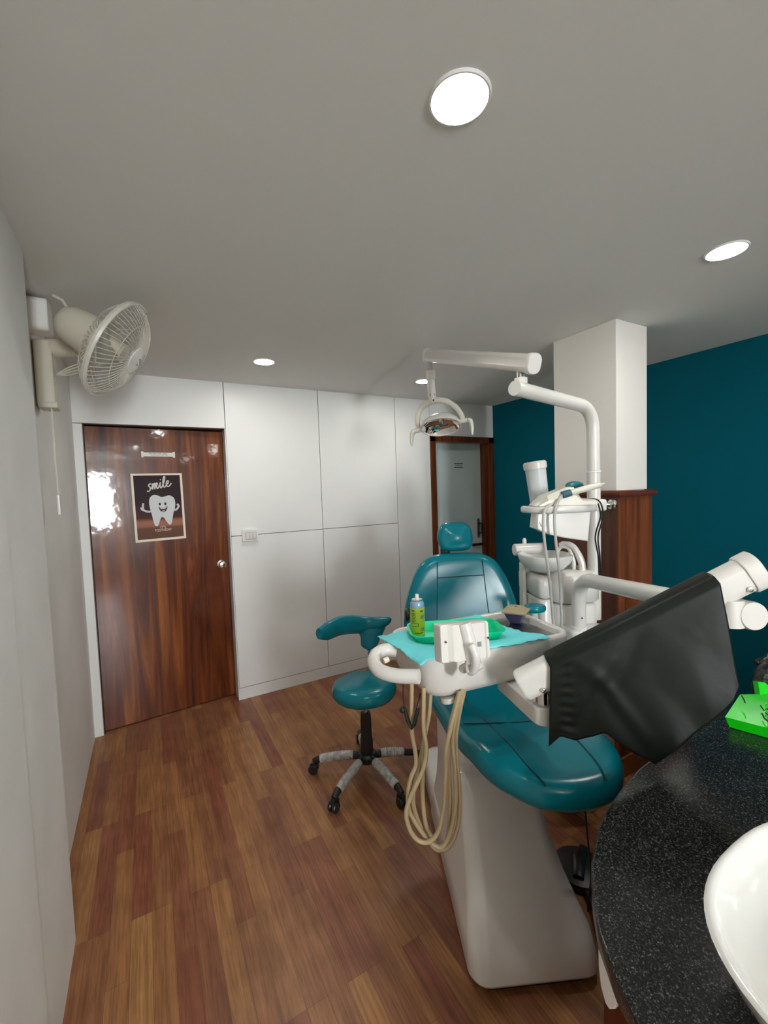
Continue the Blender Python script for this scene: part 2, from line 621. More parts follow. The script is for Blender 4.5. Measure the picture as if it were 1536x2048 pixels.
# ================================================================== THE ROOM
YF = 3.225          # face of the panelled far wall
XR = 3.10           # teal wall
XN, XW = -0.30, -0.372   # near and recessed faces of the left wall
YB = -4.0           # wall behind the camera
struct(MB().bb(-0.6, 3.3, YB - 0.1, 3.6, -0.05, 0).build('floor', M['floor']))
struct(MB().bb(-0.6, 3.3, YB - 0.1, 3.6, CEIL, CEIL + 0.05).build('ceiling', M['ceiling']))
ol = [(XW - 0.2, YB), (XN + 0.004, YB), (XN + 0.004, 1.333), (XN, 1.337), (XN, 1.765), (XN - 0.004, 1.776), (XN - 0.015, 1.78), (XW, 1.78), (XW, 3.6), (XW - 0.2, 3.6)]
struct(MB().slab(ol, 0, CEIL).build('wall_left', M['wall']))
struct(MB().bb(XR, XR + 0.15, YB, 3.6, 0, CEIL).build('wall_right', M['teal_wall']))

# far wall: dark backing, white laminate panels with fine gaps between them
DX0, DX1, DZ = -0.322, 0.516, 2.002        # walnut door opening
EX0, EX1, EZ = 2.315, 3.10, 2.012          # framed grey door opening
wf = MB()
wf.bb(DX1 + 0.004, EX0 - 0.002, YF + 0.018, 3.55, 0, CEIL)
wf.bb(XW, DX1 + 0.004, YF + 0.018, 3.55, DZ, CEIL)
wf.bb(EX0 - 0.002, XR, YF + 0.018, 3.55, EZ, CEIL)
wf.bb(XW, DX0, YF + 0.018, 3.55, 0, DZ)
wall_far = struct(wf.build('wall_far', M['groove']))
wall_far['_o'] = (0, 0, 0)


def panel(x0, x1, z0, z1):
    g = 0.0022
    MB().bb(x0 + g, x1 - g, YF, YF + 0.019, z0 + g, z1 - g, 0.001).build('wall_panel', M['laminate'], wall_far)


panel(XW - 0.002, DX0, 0, DZ)
panel(XW - 0.002, 0.522, DZ, CEIL + 0.003)
for a, b in ((0.522, 1.233), (1.233, 1.944)):
    panel(a, b, 0.088, 1.224)
    panel(a, b, 1.224, CEIL + 0.003)
panel(0.522 - 0.004, 1.944, -0.003, 0.088)
panel(1.944, EX0, -0.003, CEIL + 0.003)
panel(EX0, XR + 0.002, EZ, CEIL + 0.003)
MB().bb(DX1, DX1 + 0.006, YF, 3.5, 0, DZ).build('door_reveal', M['laminate'], wall_far)

# wall behind the camera with the daylit window the walnut door reflects
wb = MB()
WX0, WX1, WZ0, WZ1 = 0.08, 0.60, 0.90, 2.08
wb.bb(-0.5, WX0, YB - 0.12, YB, 0, CEIL).bb(WX1, XR, YB - 0.12, YB, 0, CEIL)
wb.bb(WX0, WX1, YB - 0.12, YB, 0, WZ0).bb(WX0, WX1, YB - 0.12, YB, WZ1, CEIL)
struct(wb.build('wall_back', M['wall']))
win = MB()
for x in (WX0, WX1 - 0.05, (WX0 + WX1) / 2 - 0.025):
    win.bb(x, x + 0.05, YB - 0.08, YB - 0.02, WZ0, WZ1)
for z in (WZ0, WZ1 - 0.05):
    win.bb(WX0, WX1, YB - 0.08, YB - 0.02, z, z + 0.05)
win1 = struct(win.build('window_1', M['lampring']))
win1['_o'] = (0, 0, 0)
MB().bb(WX0 + 0.04, WX1 - 0.04, YB - 0.062, YB - 0.055, WZ0 + 0.04, WZ1 - 0.04).build('window_pane', M['window'], win1)

# ---- walnut door, standing a few degrees ajar
HX, HY, ANG = DX0 + 0.002, YF + 0.045, math.radians(4.7)
DL = Matrix.Translation((HX, HY, 0)) @ Matrix.Rotation(ANG, 4, 'Z')   # leaf frame: x along leaf, -y towards the room


def leaf(a, z, out=0.0):
    return DL @ Vector((a, -out, z))


d1 = MB()
d1.box((0.418, 0.018, 1.0), (0.835, 0.036, 1.985), 0.001, mtx=DL)
door1 = struct(d1.build('door_1', M['door']))
door1['_o'] = (0, 0, 0)
kn = MB().lathe([(0.0, 0), (0.030, 0), (0.030, 0.006), (0.012, 0.012), (0.011, 0.032), (0.024, 0.040), (0.028, 0.052), (0.025, 0.064), (0.012, 0.068), (0.0, 0.068)],
                leaf(0.782, 1.015), leaf(0, 0, 1) - leaf(0, 0, 0), 24)
knob = kn.build('door_knob', M['chrome'], door1)
MB().lathe([(0, 0), (0.008, 0), (0.008, 0.0015), (0, 0.0015)], leaf(0.782, 1.015, 0.068), leaf(0, 0, 1) - leaf(0, 0, 0), 14).build('keyhole', M['black'], knob)
jm = MB()
jm.bb(DX0 - 0.0, DX0 + 0.003, YF + 0.02, 3.5, 0, DZ).bb(DX0, DX1, YF + 0.02, 3.5, DZ - 0.004, DZ + 0.001)
jm.bb(DX1 - 0.010, DX1 + 0.0, YF + 0.15, 3.5, 0, DZ).bb(DX0, DX1, 3.48, 3.5, 0, DZ)
struct(jm.build('trim_1', M['jamb']))

# ---- grey door in a brown frame at the end of the far wall
fr = MB()
FWD = 0.058
fr.bb(EX0, EX0 + FWD, YF - 0.012, 3.36, 0, EZ, 0.004).bb(EX1 - 0.072, EX1 - 0.001, YF - 0.012, 3.36, 0, EZ, 0.004)
fr.bb(EX0, EX1 - 0.001, YF - 0.012, 3.36, EZ - FWD, EZ, 0.004)
fr.bb(EX1 - 0.098, EX1 - 0.07, YF + 0.03, 3.36, 0, EZ - FWD + 0.004, 0.003)
struct(fr.build('trim_2', M['frame']))
door2 = struct(MB().bb(EX0 + FWD - 0.01, EX1 - 0.075, 3.315, 3.35, 0.01, EZ - FWD + 0.01).build('door_2', M['greydoor']))
door2['_o'] = (0, 0, 0)
hd = MB().slab(rrect(0.034, 0.20, 0.016, 5), 0, 0.008, 0.002, lambda a, b, h: Vector((2.955 + a, 3.315 - h, 1.10 + b)))
plate = hd.build('handle_plate', M['steel'], door2)
MB().tube([(2.955, 3.31, 1.15), (2.955, 3.27, 1.15), (2.955, 3.262, 1.14), (2.957, 3.262, 1.06), (2.957, 3.27, 1.05), (2.957, 3.31, 1.05)], 0.009, 10).build('pull_handle', M['black'], plate)
MB().bb(2.87, 3.005, 3.295, 3.316, 0.92, 0.945, 0.003).build('latch_bolt', M['black'], door2)

# ---- free-standing column with walnut wainscot
CX0, CX1, CY0, CY1 = 2.062, 2.33, 1.285, 1.655
struct(MB().bb(CX0, CX1, CY0, CY1, 0, CEIL, 0.004).build('wall_column', M['column']))
WS = 0.016
wz = 1.462
wn = MB()
for x0, x1, y0, y1 in ((CX0 - WS, CX0, CY0, CY1), (CX1, CX1 + WS, CY0, CY1), (CX0 - WS, CX1 + WS, CY0 - WS, CY0)):
    wn.bb(x0, x1, y0, y1, 0, wz)
wains = struct(wn.build('trim_3', M['wains']))
wains['_o'] = (0, 0, 0)
rl = MB()
prof = [(0.0, -0.010), (0.012, -0.012), (0.018, -0.004), (0.020, 0.006), (0.014, 0.016), (0.006, 0.022), (0.0, 0.022)]
loop = [(CX0 - WS, CY1), (CX0 - WS, CY0 - WS), (CX1 + WS, CY0 - WS), (CX1 + WS, CY1)]
rings = []
for d, h in prof:
    rings.append([(CX0 - WS - d, CY1, wz + h), (CX0 - WS - d, CY0 - WS - d, wz + h), (CX1 + WS + d, CY0 - WS - d, wz + h), (CX1 + WS + d, CY1, wz + h)])
rl.loft(rings, closed=False)
rl.bb(CX0 - WS, CX1 + WS, CY0 - WS, CY0, wz - 0.01, wz + 0.021).bb(CX0 - WS, CX0, CY0, CY1, wz - 0.01, wz + 0.021).bb(CX1, CX1 + WS, CY0, CY1, wz - 0.01, wz + 0.021)
rl.build('cap_rail', M['rail'], wains, smooth=60)
sk = MB()
sk.bb(CX0 - WS - 0.014, CX0 - WS, CY0 - WS, CY1, 0, 0.105, 0.003).bb(CX0 - WS - 0.014, CX1 + WS + 0.014, CY0 - WS - 0.014, CY0 - WS, 0, 0.105, 0.003)
sk.build('skirting', M['skirt'], wains)

# ================================================================== CEILING DOWNLIGHTS
LAMPS = [((0.610, 0.712), 'large bright round downlight nearest the top of the photo'),
         ((1.835, 0.740), 'bright round downlight by the teal wall at right edge'),
         ((0.671, 2.630), 'round ceiling downlight in front of the panelled wall near the walnut door'),
         ((1.866, 2.655), 'round ceiling downlight just left of the hanging operating lamp')]
BEHIND = [(0.64, -1.2), (1.85, -1.2), (0.64, -3.05), (1.85, -3.05)]


def make_downlight(x, y):
    t = thing('ceiling_downlight', (x, y, CEIL), '', 'ceiling light', 'round recessed ceiling downlights')
    MB().lathe([(0.0, -0.004), (0.058, -0.004), (0.0585, -0.003), (0.0585, 0.0)], (x, y, CEIL), (0, 0, 1), 40).build('diffuser', M['lamp'], t)
    MB().lathe([(0.0585, 0.0), (0.0585, -0.005), (0.062, -0.005), (0.065, -0.001), (0.065, 0.0)], (x, y, CEIL), (0, 0, 1), 40).build('trim_ring', M['lampring'], t)
    return t


proto = make_downlight(*LAMPS[0][0])
proto['label'] = LAMPS[0][1]
kids = list(proto.children)
for (xy, lab) in LAMPS[1:] + [(b, 'round ceiling downlight behind the camera, seen only as a glint on the door') for b in BEHIND]:
    c = proto.copy()
    COL.objects.link(c)
    c.location = (xy[0], xy[1], CEIL)
    c['label'] = lab
    for k in kids:
        d = k.copy()
        COL.objects.link(d)
        d.parent = c

# ================================================================== WALL FAN
bx = -0.30
fan = thing('wall_fan', (XW, 2.25, 2.05), 'ivory oscillating wall fan tilted down from its bracket on the left wall', 'fan')
bk = MB()
bk.box((XW + 0.035, 2.25, 2.055), (0.066, 0.085, 0.27), 0.012)
bk.box((XW + 0.040, 2.25, 1.925), (0.070, 0.09, 0.03), 0.010)
bk.build('wall_bracket', M['fanplastic'], fan)
FC = at(233, 700, 1.66)
_vd = (FC - Vector((0, 0, CAMZ))).normalized()
_vr = (RT - _vd * RT.dot(_vd)).normalized()
_vu = _vr.cross(_vd)
N = (0.94 * (0.82 * _vr - 0.57 * _vu) - 0.34 * _vd).normalized()
MBACK = FC - N * 0.215
ARM_END = Vector((-0.215, 2.19, 2.155))
ar = MB()
ar.tube([(XW + 0.05, 2.25, 2.165), (XW + 0.10, 2.235, 2.168), ARM_END], [0.042, 0.038, 0.030], 14)
ar.build('bracket_arm', M['fanplastic'], fan)
neck = FC - N * 0.10 - UP * 0.045
jt = MB()
jt.lathe([(0, -0.028), (0.026, -0.028), (0.028, -0.024), (0.028, 0.024), (0.026, 0.028), (0, 0.028)], ARM_END, _vd, 20)
jt.tube([ARM_END, (ARM_END + neck) / 2, neck + N * 0.02], [0.024, 0.024, 0.028], 12)
hinge = jt.build('tilt_hinge', M['fanplastic'], fan)
MB().lathe([(0, 0), (0.009, 0), (0.010, 0.003), (0.006, 0.006), (0, 0.006)], ARM_END - _vd * 0.028, -_vd, 14).build('hinge_screw', M['steel'], hinge)
MB().lathe([(0.0, -0.215), (0.03, -0.212), (0.054, -0.200), (0.068, -0.176), (0.074, -0.14), (0.080, -0.10), (0.086, -0.062), (0.086, -0.05), (0.0, -0.05)], FC, N, 28).build('motor_housing', M['fanplastic'], fan)
MB().tube([FC - N * 0.18 + UP * 0.05, FC - N * 0.20 + UP * 0.072, FC - N * 0.235 + UP * 0.07], 0.006, 8).build('oscillation_knob', M['fanplastic'], fan)
RF = 0.196
ea = N.orthogonal().normalized()
eb = N.cross(ea)


def fdir(a):
    return math.cos(a) * ea + math.sin(a) * eb


rg = MB()
rgp = [FC + N * 0.0 + RF * fdir(2 * PI * k / 64) for k in range(65)]
rg.loft([[FC + N * h + r * fdir(2 * PI * k / 64) for k in range(64)] for r, h in ((RF + 0.003, -0.010), (RF + 0.006, 0.0), (RF + 0.003, 0.009), (RF - 0.003, 0.009), (RF - 0.005, 0.0), (RF - 0.002, -0.010), (RF + 0.003, -0.010))], True, False, False)
rg.build('cage_rim', M['cage'], fan)
fc = MB()
for k in range(60):
    a = 2 * PI * k / 60
    pts = []
    for i in range(7):
        q = i / 6
        rr = 0.05 + (RF - 0.05) * q
        pts.append(FC + N * (0.072 * (1 - q ** 3.0)) + rr * fdir(a + 0.22 * q))
    fc.tube(pts, 0.0013, 4, False)
fc.loft([[FC + N * (0.052 + 0.0015 * math.sin(t)) + (0.135 + 0.0015 * math.cos(t)) * fdir(2 * PI * k / 48) for k in range(48)] for t in (0, 1.57, 3.14, 4.71, 6.28)], True, False, False)
fc.build('front_cage', M['cage'], fan)
bc = MB()
for k in range(44):
    a = 2 * PI * k / 44
    pts = []
    for i in range(6):
        q = i / 5
        rr = 0.07 + (RF - 0.07) * q
        pts.append(FC - N * (0.065 * (1 - q ** 3.5)) + rr * fdir(a))
    bc.tube(pts, 0.0013, 4, False)
bc.build('rear_cage', M['cage'], fan)
hub = MB().lathe([(0.0, 0.062), (0.056, 0.066), (0.054, 0.076), (0.03, 0.082), (0.0, 0.084)], FC, N, 28).build('hub_badge', M['white'], fan)
emb = MB()
for dx, hgt in ((-0.007, 0.016), (0.007, 0.026)):
    c = FC + N * 0.0855
    emb.box((0, 0, 0), (0.006, hgt, 0.002), 0, mtx=Matrix.Translation(c + RT * dx + UP * (hgt - 0.026) / 2) @ Matrix((RT, UP, N)).transposed().to_4x4())
emb.build('badge_emblem', M['greyink'], hub)
for j in range(3):
    a0 = 2 * PI * j / 3 + 0.5

    def bl(u_, v_, a0=a0):
        rr = 0.035 + 0.155 * u_
        half = 0.30 + 0.32 * math.sin(PI * min(1, u_ * 0.9 + 0.1))
        aa = a0 + (v_ - 0.5) * 2 * half
        return FC + N * (0.004 + 0.04 * (v_ - 0.5)) + rr * fdir(aa)
    MB().grid(bl, 8, 10).build('fan_blade', M['fanblade'], fan, solid=0.0018)
MB().lathe([(0, -0.05), (0.036, -0.05), (0.036, 0.03), (0.0, 0.035)], FC, N, 18).build('blade_hub', M['fanplastic'], fan)
cd = MB()
for dy in (-0.008, 0.012):
    cd.tube([(XW + 0.05, 2.22 + dy, 1.92), (XW + 0.049, 2.222 + dy, 1.70), (XW + 0.05, 2.226 + dy * 0.5, 1.55)], 0.0015, 5)
cord = cd.build('pull_cord', M['offwhite'], fan)
MB().box((XW + 0.05, 2.228, 1.51), (0.012, 0.022, 0.085), 0.004).build('cord_grip', M['white'], cord)
wr = MB()
for k in range(4):
    z0 = 2.06
    wr.tube(spline([(XW + 0.068, 2.26, z0), (XW + 0.11, 2.25, z0 + 0.01 * k), (XW + 0.16, 2.22, z0 + 0.012 * k + 0.01), (-0.17, 2.14, 2.05 + 0.012 * k)], 5), 0.0035, 6)
wr.build('motor_wire', M['fanplastic'], fan)

tag(MB().slab(rrect(0.11, 0.125, 0.02, 4), 0, 0.078, 0.006, lambda a, b, h: Vector((XW + h, 2.150 + a, 2.255 + b))).build('junction_box', M['wall']),
    'small white junction box high on the left wall above the fan', 'electrical box')

# ================================================================== DOOR SIGNS, POSTER, SWITCH
PA, PZ, PW, PH = 0.395, 1.459, 0.312, 0.462
poster = thing('poster', leaf(PA, PZ, 0.001), 'dark brown poster with white border and a smiling cartoon tooth on the walnut door', 'poster')
PM = DL @ Matrix.Translation((PA, -0.001, PZ)) @ Matrix.Rotation(math.radians(-0.6), 4, 'Y')


def pz(x, y, h=0.0):       # x 0..1 from the left, y 0..1 from the top, h above the sheet
    return PM @ Vector(((x - 0.5) * PW, -0.0012 - h, (0.5 - y) * PH))


def flat_shape(pts, h, name, material, parent, th=0.0003):
    pts = ccw([(p[0], -p[1]) for p in pts])
    return MB().slab(pts, h, h + th, 0, lambda a, b, hh: pz(a, -b, hh)).build(name, material, parent)


MB().box((0, -0.0006, 0), (PW, 0.0012, PH), mtx=PM).build('border', M['cream'], poster)
pr = MB()
pr.slab([(0.045, -0.975 + 0.01), (0.955, -0.965), (0.955, -0.028), (0.045, -0.028)], 0.0, 0.0003, 0, lambda a, b, hh: pz(a, -b, hh))
pr.build('printed_picture', M['print'], poster)
tooth = spline([Vector((x, y, 0)) for x, y in ((.31, .44), (.33, .36), (.40, .318), (.48, .325), (.56, .352), (.64, .342), (.72, .332), (.80, .37), (.825, .44), (.81, .53), (.775, .60), (.745, .69), (.715, .762), (.67, .768), (.625, .72), (.58, .665), (.53, .655), (.495, .70), (.455, .772), (.40, .775), (.37, .71), (.35, .62), (.325, .53))], 5, True)
tg = flat_shape([(p.x, p.y) for p in tooth], 0.0012, 'tooth_figure', M['toothwhite'], poster)
ha = MB()


def stroke(mb, pts, r, h, per=6, seg=8):
    q = spline([Vector((x, y, 0)) for x, y in pts], per)
    mb.tube([pz(p.x, p.y, h) for p in q], r, seg)


stroke(ha, [(.35, .555), (.29, .56), (.22, .545), (.18, .515)], 0.009, -0.006)
stroke(ha, [(.185, .53), (.185, .49), (.195, .43)], 0.010, -0.007)
stroke(ha, [(.155, .49), (.165, .52), (.20, .535)], 0.017, -0.014)
ha.build('thumbs_up_hand', M['toothwhite'], poster)
ha = MB()
stroke(ha, [(.78, .555), (.84, .55), (.87, .525)], 0.009, -0.006)
stroke(ha, [(.865, .465), (.890, .50), (.87, .53)], 0.016, -0.013)
ha.build('thumbs_up_hand', M['toothwhite'], poster)
for ex in (.515, .625):
    flat_shape([(ex + 0.022 * math.cos(2 * PI * k / 20), 0.455 + 0.021 * math.sin(2 * PI * k / 20)) for k in range(20)], 0.0016, 'eye', M['ink'], tg)
mo = [(.485, .495), (.53, .512), (.58, .514), (.63, .505), (.665, .488), (.655, .53), (.62, .57), (.575, .583), (.53, .565), (.50, .535)]
flat_shape(mo, 0.0016, 'mouth', M['ink'], tg)
flat_shape([(.505, .506), (.53, .514), (.58, .517), (.63, .508), (.65, .499), (.63, .523), (.58, .532), (.53, .528)], 0.002, 'teeth', M['toothwhite'], tg)
flat_shape([(.54, .565), (.565, .548), (.60, .548), (.615, .566), (.575, .583)], 0.002, 'tongue', M['pinkink'], tg)
sm = MB()
SX, SY, SW, SH = 0.30, 0.245, 0.158, 0.085


def sp(pts):
    return [(SX + x * SW, SY - (y * SH) - 0.018 * x) for x, y in pts]


for st in ([(-0.1, -.12), (.12, -.2), (.32, .05), (.30, .45), (.16, .75), (.30, 1.0), (.52, .95)],
           [(.30, .1), (.55, .35), (.68, .95), (.66, .5), (.62, 0), (.72, .55), (.88, .98), (.94, .8), (.88, 0), (1.0, .6), (1.16, .98), (1.22, .8), (1.12, .2), (1.24, -.02), (1.42, .3), (1.62, .95), (1.56, .3), (1.64, 0), (1.82, .2), (2.12, 1.1), (2.22, 1.75), (2.08, 1.8), (1.96, 1.0), (1.98, .25), (2.12, .0), (2.35, .3), (2.62, .7), (2.62, 1.0), (2.44, .95), (2.36, .45), (2.5, .02), (2.75, .1), (3.0, .5)]):
    stroke(sm, sp(st), 0.0044, 0.0006, 5, 6)
stroke(sm, sp([(1.66, 1.35), (1.68, 1.42), (1.70, 1.46)]), 0.0042, 0.0006, 3, 6)
sm.build('smile_lettering', M['paper'], poster)
TX = PM @ Matrix.Translation((0, -0.0016, 0)) @ Matrix.Rotation(PI / 2, 4, 'X')
text_mesh("IT'S", 0.024, 'caption_lettering', M['creamink'], TX @ Matrix.Translation((0.015, -0.140, 0)), poster)
text_mesh("TOOTHSDAY", 0.024, 'caption_lettering', M['creamink'], TX @ Matrix.Translation((0.015, -0.160, 0)) @ Matrix.Scale(0.72, 4, (1, 0, 0)), poster)

sg = thing('door_sign', leaf(0.41, 1.819, 0.001), 'narrow white nameplate with taped ends above the poster on the walnut door', 'sign')
MB().box((0.41, -0.0012, 1.819), (0.195, 0.0016, 0.027), 0, mtx=DL).build('sign_strip', M['paper'], sg)
for s in (-1, 1):
    MB().slab(rrect(0.014, 0.040, 0.003, 3), 0, 0.002, 0, lambda a, b, h, s=s: leaf(0.41 + s * 0.096 + a, 1.819 + b, h + 0.001)).build('sign_end', M['cream'], sg)
SGM = DL @ Matrix.Translation((0.41, -0.0022, 1.819)) @ Matrix.Rotation(PI / 2, 4, 'X')
text_mesh('RESTRICTED AREA', 0.0135, 'sign_lettering', M['ink'], SGM @ Matrix.Translation((0, 0.005, 0)), sg)
ln = MB()
for x0, x1 in ((-0.045, 0.012), (0.016, 0.036), (0.040, 0.058)):
    ln.box(((x0 + x1) / 2, -0.0065, 0), (x1 - x0, 0.0022, 0.0004), 0, mtx=SGM)
ln.build('small_print', M['greyink'], sg)

s2 = thing('room_sign', (2.715, 3.314, 1.738), 'small grey sign with black bars on the grey framed door', 'sign')
MB().bb(2.66, 2.775, 3.3125, 3.3148, 1.715, 1.762).build('sign_plate', M['greydoor'], s2)
S2M = Matrix.Translation((2.717, 3.3122, 1.738)) @ Matrix.Rotation(PI / 2, 4, 'X')
br_ = MB()
br_.box((0, 0.0185, 0), (0.112, 0.008, 0.0006), 0, mtx=S2M).box((0, -0.0175, 0), (0.112, 0.008, 0.0006), 0, mtx=S2M)
br_.build('sign_bars', M['ink'], s2)
text_mesh('SURGERY 02', 0.0155, 'sign_lettering', M['ink'], S2M, s2)

sw = thing('light_switch', (0.655, YF, 1.218), 'white three-rocker light switch on the panelled wall beside the walnut door', 'light switch')
MB().slab(rrect(0.118, 0.088, 0.008, 4), 0, 0.022, 0.005, lambda a, b, h: Vector((0.655 + a, YF - h, 1.222 + b))).build('switch_plate', M['ceramic'], sw)
MB().slab(rrect(0.080, 0.058, 0.002, 2), 0, 0.002, 0, lambda a, b, h: Vector((0.658 + a, YF - 0.0212 - h, 1.220 + b))).build('switch_recess', M['greyhose'], sw)
for k in (-1, 0, 1):
    MB().box((0.658 + k * 0.025, YF - 0.025, 1.221), (0.019, 0.008, 0.046), 0.002, ).build('rocker', M['white'], sw)

# ================================================================== DENTAL CHAIR
OX, OY = 0.96, 0.86
U = Vector((0.431, 0.902, 0))
V = Vector((0.902, -0.431, 0))


def ch(s, v, z):
    """chair frame: s from the foot end to the head, v across, z up"""
    return Vector((OX, OY, 0)) + U * s + V * v + Vector((0, 0, z))


def shift(s):
    return 0.065 * max(0, 1 - (s + 0.12) / 0.95)


chair = thing('dental_chair', ch(0.45, 0, 0), 'teal vinyl dental chair with upright back on a white sculpted base', 'dental chair')


def brect(s0, s1, v0, v1, z, r=0.05, n=5):
    return [ch((s0 + s1) / 2 + a, (v0 + v1) / 2 + b, z) for a, b in rrect(s1 - s0, v1 - v0, r, n)]


bs = MB()
bs.loft([brect(-0.015, 0.70, -0.190, 0.188, 0.026, 0.05), brect(-0.026, 0.71, -0.202, 0.203, 0.031, 0.055), brect(-0.030, 0.715, -0.208, 0.210, 0.044, 0.055), brect(0.010, 0.715, -0.198, 0.198, 0.12, 0.055),
         brect(0.095, 0.71, -0.178, 0.160, 0.22, 0.055), brect(0.16, 0.70, -0.170, 0.135, 0.32, 0.05), brect(0.235, 0.70, -0.164, 0.122, 0.42, 0.045),
         brect(0.272, 0.70, -0.161, 0.120, 0.470, 0.04), brect(0.282, 0.69, -0.152, 0.112, 0.479, 0.035)])
bs.build('front_cover', M['basewhite'], chair, smooth=60)
pl = MB()
pl.loft([brect(-0.005, 0.90, -0.175, 0.178, 0.0, 0.04), brect(-0.005, 0.90, -0.175, 0.178, 0.030, 0.04)])
pl.build('plinth', M['black'], chair)
rf = MB()
rf.loft([brect(0.42, 0.97, -0.192, 0.15, 0.012, 0.05), brect(0.41, 0.98, -0.200, 0.16, 0.03, 0.06), brect(0.42, 0.97, -0.196, 0.16, 0.145, 0.06), brect(0.44, 0.955, -0.18, 0.15, 0.165, 0.05), brect(0.47, 0.93, -0.15, 0.12, 0.170, 0.04)])
rf.build('rear_foot', M['basewhite'], chair, smooth=60)
cl = MB()
cl.loft([brect(0.33, 0.72, -0.165, 0.13, 0.16, 0.04), brect(0.34, 0.72, -0.165, 0.13, 0.47, 0.04), brect(0.36, 0.72, -0.15, 0.14, 0.60, 0.04), brect(0.32, 0.74, -0.16, 0.18, 0.625, 0.04)])
cl.build('lift_column', M['basewhite'], chair, smooth=50)
MB().loft([brect(0.15, 0.80, -0.12, 0.20, 0.595, 0.05), brect(0.13, 0.82, -0.14, 0.22, 0.625, 0.05)]).build('seat_frame', M['white'], chair)


def seat_z(s):
    pts = [(-0.20, 0.008), (-0.08, 0.03), (0.05, 0.030), (0.18, 0.010), (0.28, -0.004), (0.45, -0.004), (0.65, 0.004), (0.90, 0.02)]
    for (a, za), (b, zb) in zip(pts, pts[1:]):
        if s <= b:
            t = min(1, max(0, (s - a) / (b - a)))
            t = t * t * (3 - 2 * t)
            return za + (zb - za) * t
    return pts[-1][1]


half = [(-0.150, 0.0), (-0.145, 0.06), (-0.125, 0.12), (-0.085, 0.165), (-0.03, 0.200), (0.05, 0.222), (0.18, 0.236), (0.32, 0.244), (0.50, 0.250), (0.70, 0.250), (0.80, 0.240), (0.845, 0.20), (0.855, 0.10)]
sol = half + [(0.857, 0.0)] + [(s, -v) for s, v in reversed(half[1:])]
sol = [(p.x, p.y) for p in spline([Vector((s, v, 0)) for s, v in sol], 4, True)]
sol = ccw(sol)
SEATZ = 0.622


def seat_fn(s, v, h):
    crown = 0.010 * (abs(v) / 0.24) ** 2
    return ch(s, v + shift(s), SEATZ + seat_z(s) + h * 0.98 + (crown if h > 0.05 else 0))


seat = MB().pillow(sol, 0.078, 0.045, 0.004, seat_fn).build('seat_cushion', M['vinyl'], chair, smooth=70)
sm_ = MB()


def seam_line(pts, mb, fn, h, r=0.0022):
    mb.tube([fn(p.x, p.y, h) for p in spline([Vector((a, b, 0)) for a, b in pts], 8)], r, 6, True)


for sgn in (-1, 1):
    seam_line([(-0.128, 0.085 * sgn), (-0.03, 0.102 * sgn), (0.20, 0.112 * sgn)], sm_, seat_fn, 0.0800)
    seam_line([(0.21, 0.112 * sgn), (0.40, 0.13 * sgn), (0.78, 0.14 * sgn)], sm_, seat_fn, 0.0806)
seam_line([(0.205, -0.20), (0.205, 0.0), (0.205, 0.20)], sm_, seat_fn, 0.0808)
sm_.build('seam', M['vinyl_seam'], seat)

# backrest: outline in (across, height), padded towards the sitter
bo = [(0.0, 1.198), (0.09, 1.196), (0.145, 1.182), (0.19, 1.152), (0.222, 1.105), (0.25, 1.04), (0.274, 0.96), (0.285, 0.88), (0.283, 0.80), (0.262, 0.735), (0.20, 0.70), (0.10, 0.69)]
bo = bo + [(0.0, 0.688)] + [(-a, b) for a, b in reversed(bo[1:])]
bo = ccw([(p.x, p.y) for p in spline([Vector((a, b, 0)) for a, b in bo], 4, True)])


def back_fn(v, z, h):
    s = 0.80 + (z - 0.70) * 0.13 + 0.075
    dish = 0.018 * (min(1, abs(v) / 0.26)) ** 2
    return ch(s - h - (dish if h > 0.04 else dish * 0.4), v, z)


back = MB().pillow(bo, 0.085, 0.050, 0.004, back_fn).build('backrest', M['vinyl'], chair, smooth=70)
bsm = MB()
for sgn in (-1, 1):
    seam_line([(0.112 * sgn, 1.165), (0.116 * sgn, 1.09), (0.128 * sgn, 0.90), (0.138 * sgn, 0.745)], bsm, back_fn, 0.0872)
seam_line([(-0.115, 1.088), (0.0, 1.090), (0.115, 1.092)], bsm, back_fn, 0.0878)
bsm.build('seam', M['vinyl_seam'], back)
hol = ccw([(p.x, p.y) for p in spline([Vector((a, b, 0)) for a, b in ((0, 1.350), (0.05, 1.347), (0.078, 1.325), (0.090, 1.285), (0.086, 1.245), (0.064, 1.212), (0, 1.204), (-0.064, 1.212), (-0.086, 1.245), (-0.090, 1.285), (-0.078, 1.325), (-0.05, 1.347))], 4, True)])
MB().pillow(hol, 0.075, 0.036, 0.012, lambda v, z, h: ch(0.965 - h + (z - 1.28) * 0.2, v - 0.003, z)).build('headrest', M['vinyl'], chair, smooth=70)
MB().box((0, 0, 0), (0.05, 0.012, 0.20), 0.003, mtx=Matrix.Translation(ch(0.972, -0.045, 1.19)) @ Matrix.Rotation(math.atan2(V.y, V.x), 4, 'Z')).build('headrest_bar', M['black'], chair)
ao = ccw([(0.585 + 0.036 * math.cos(2 * PI * k / 24), 0.262 + 0.050 * math.sin(2 * PI * k / 24)) for k in range(24)])
arm = MB().pillow(ao, 0.030, 0.013, 0.003, lambda s, v, h: ch(s, v, 0.974 + h)).build('armrest', M['vinyl'], chair, smooth=70)
MB().tube([ch(0.59, 0.262, 0.976), ch(0.59, 0.262, 0.945), ch(0.64, 0.258, 0.925), ch(0.76, 0.24, 0.90)], 0.017, 12).build('armrest_support', M['white'], arm)
MB().lathe([(0, 0), (0.030, 0), (0.032, 0.006), (0.026, 0.016), (0, 0.018)], ch(0.80, -0.268, 0.925), -V, 20).build('armrest_pivot', M['black'], chair)
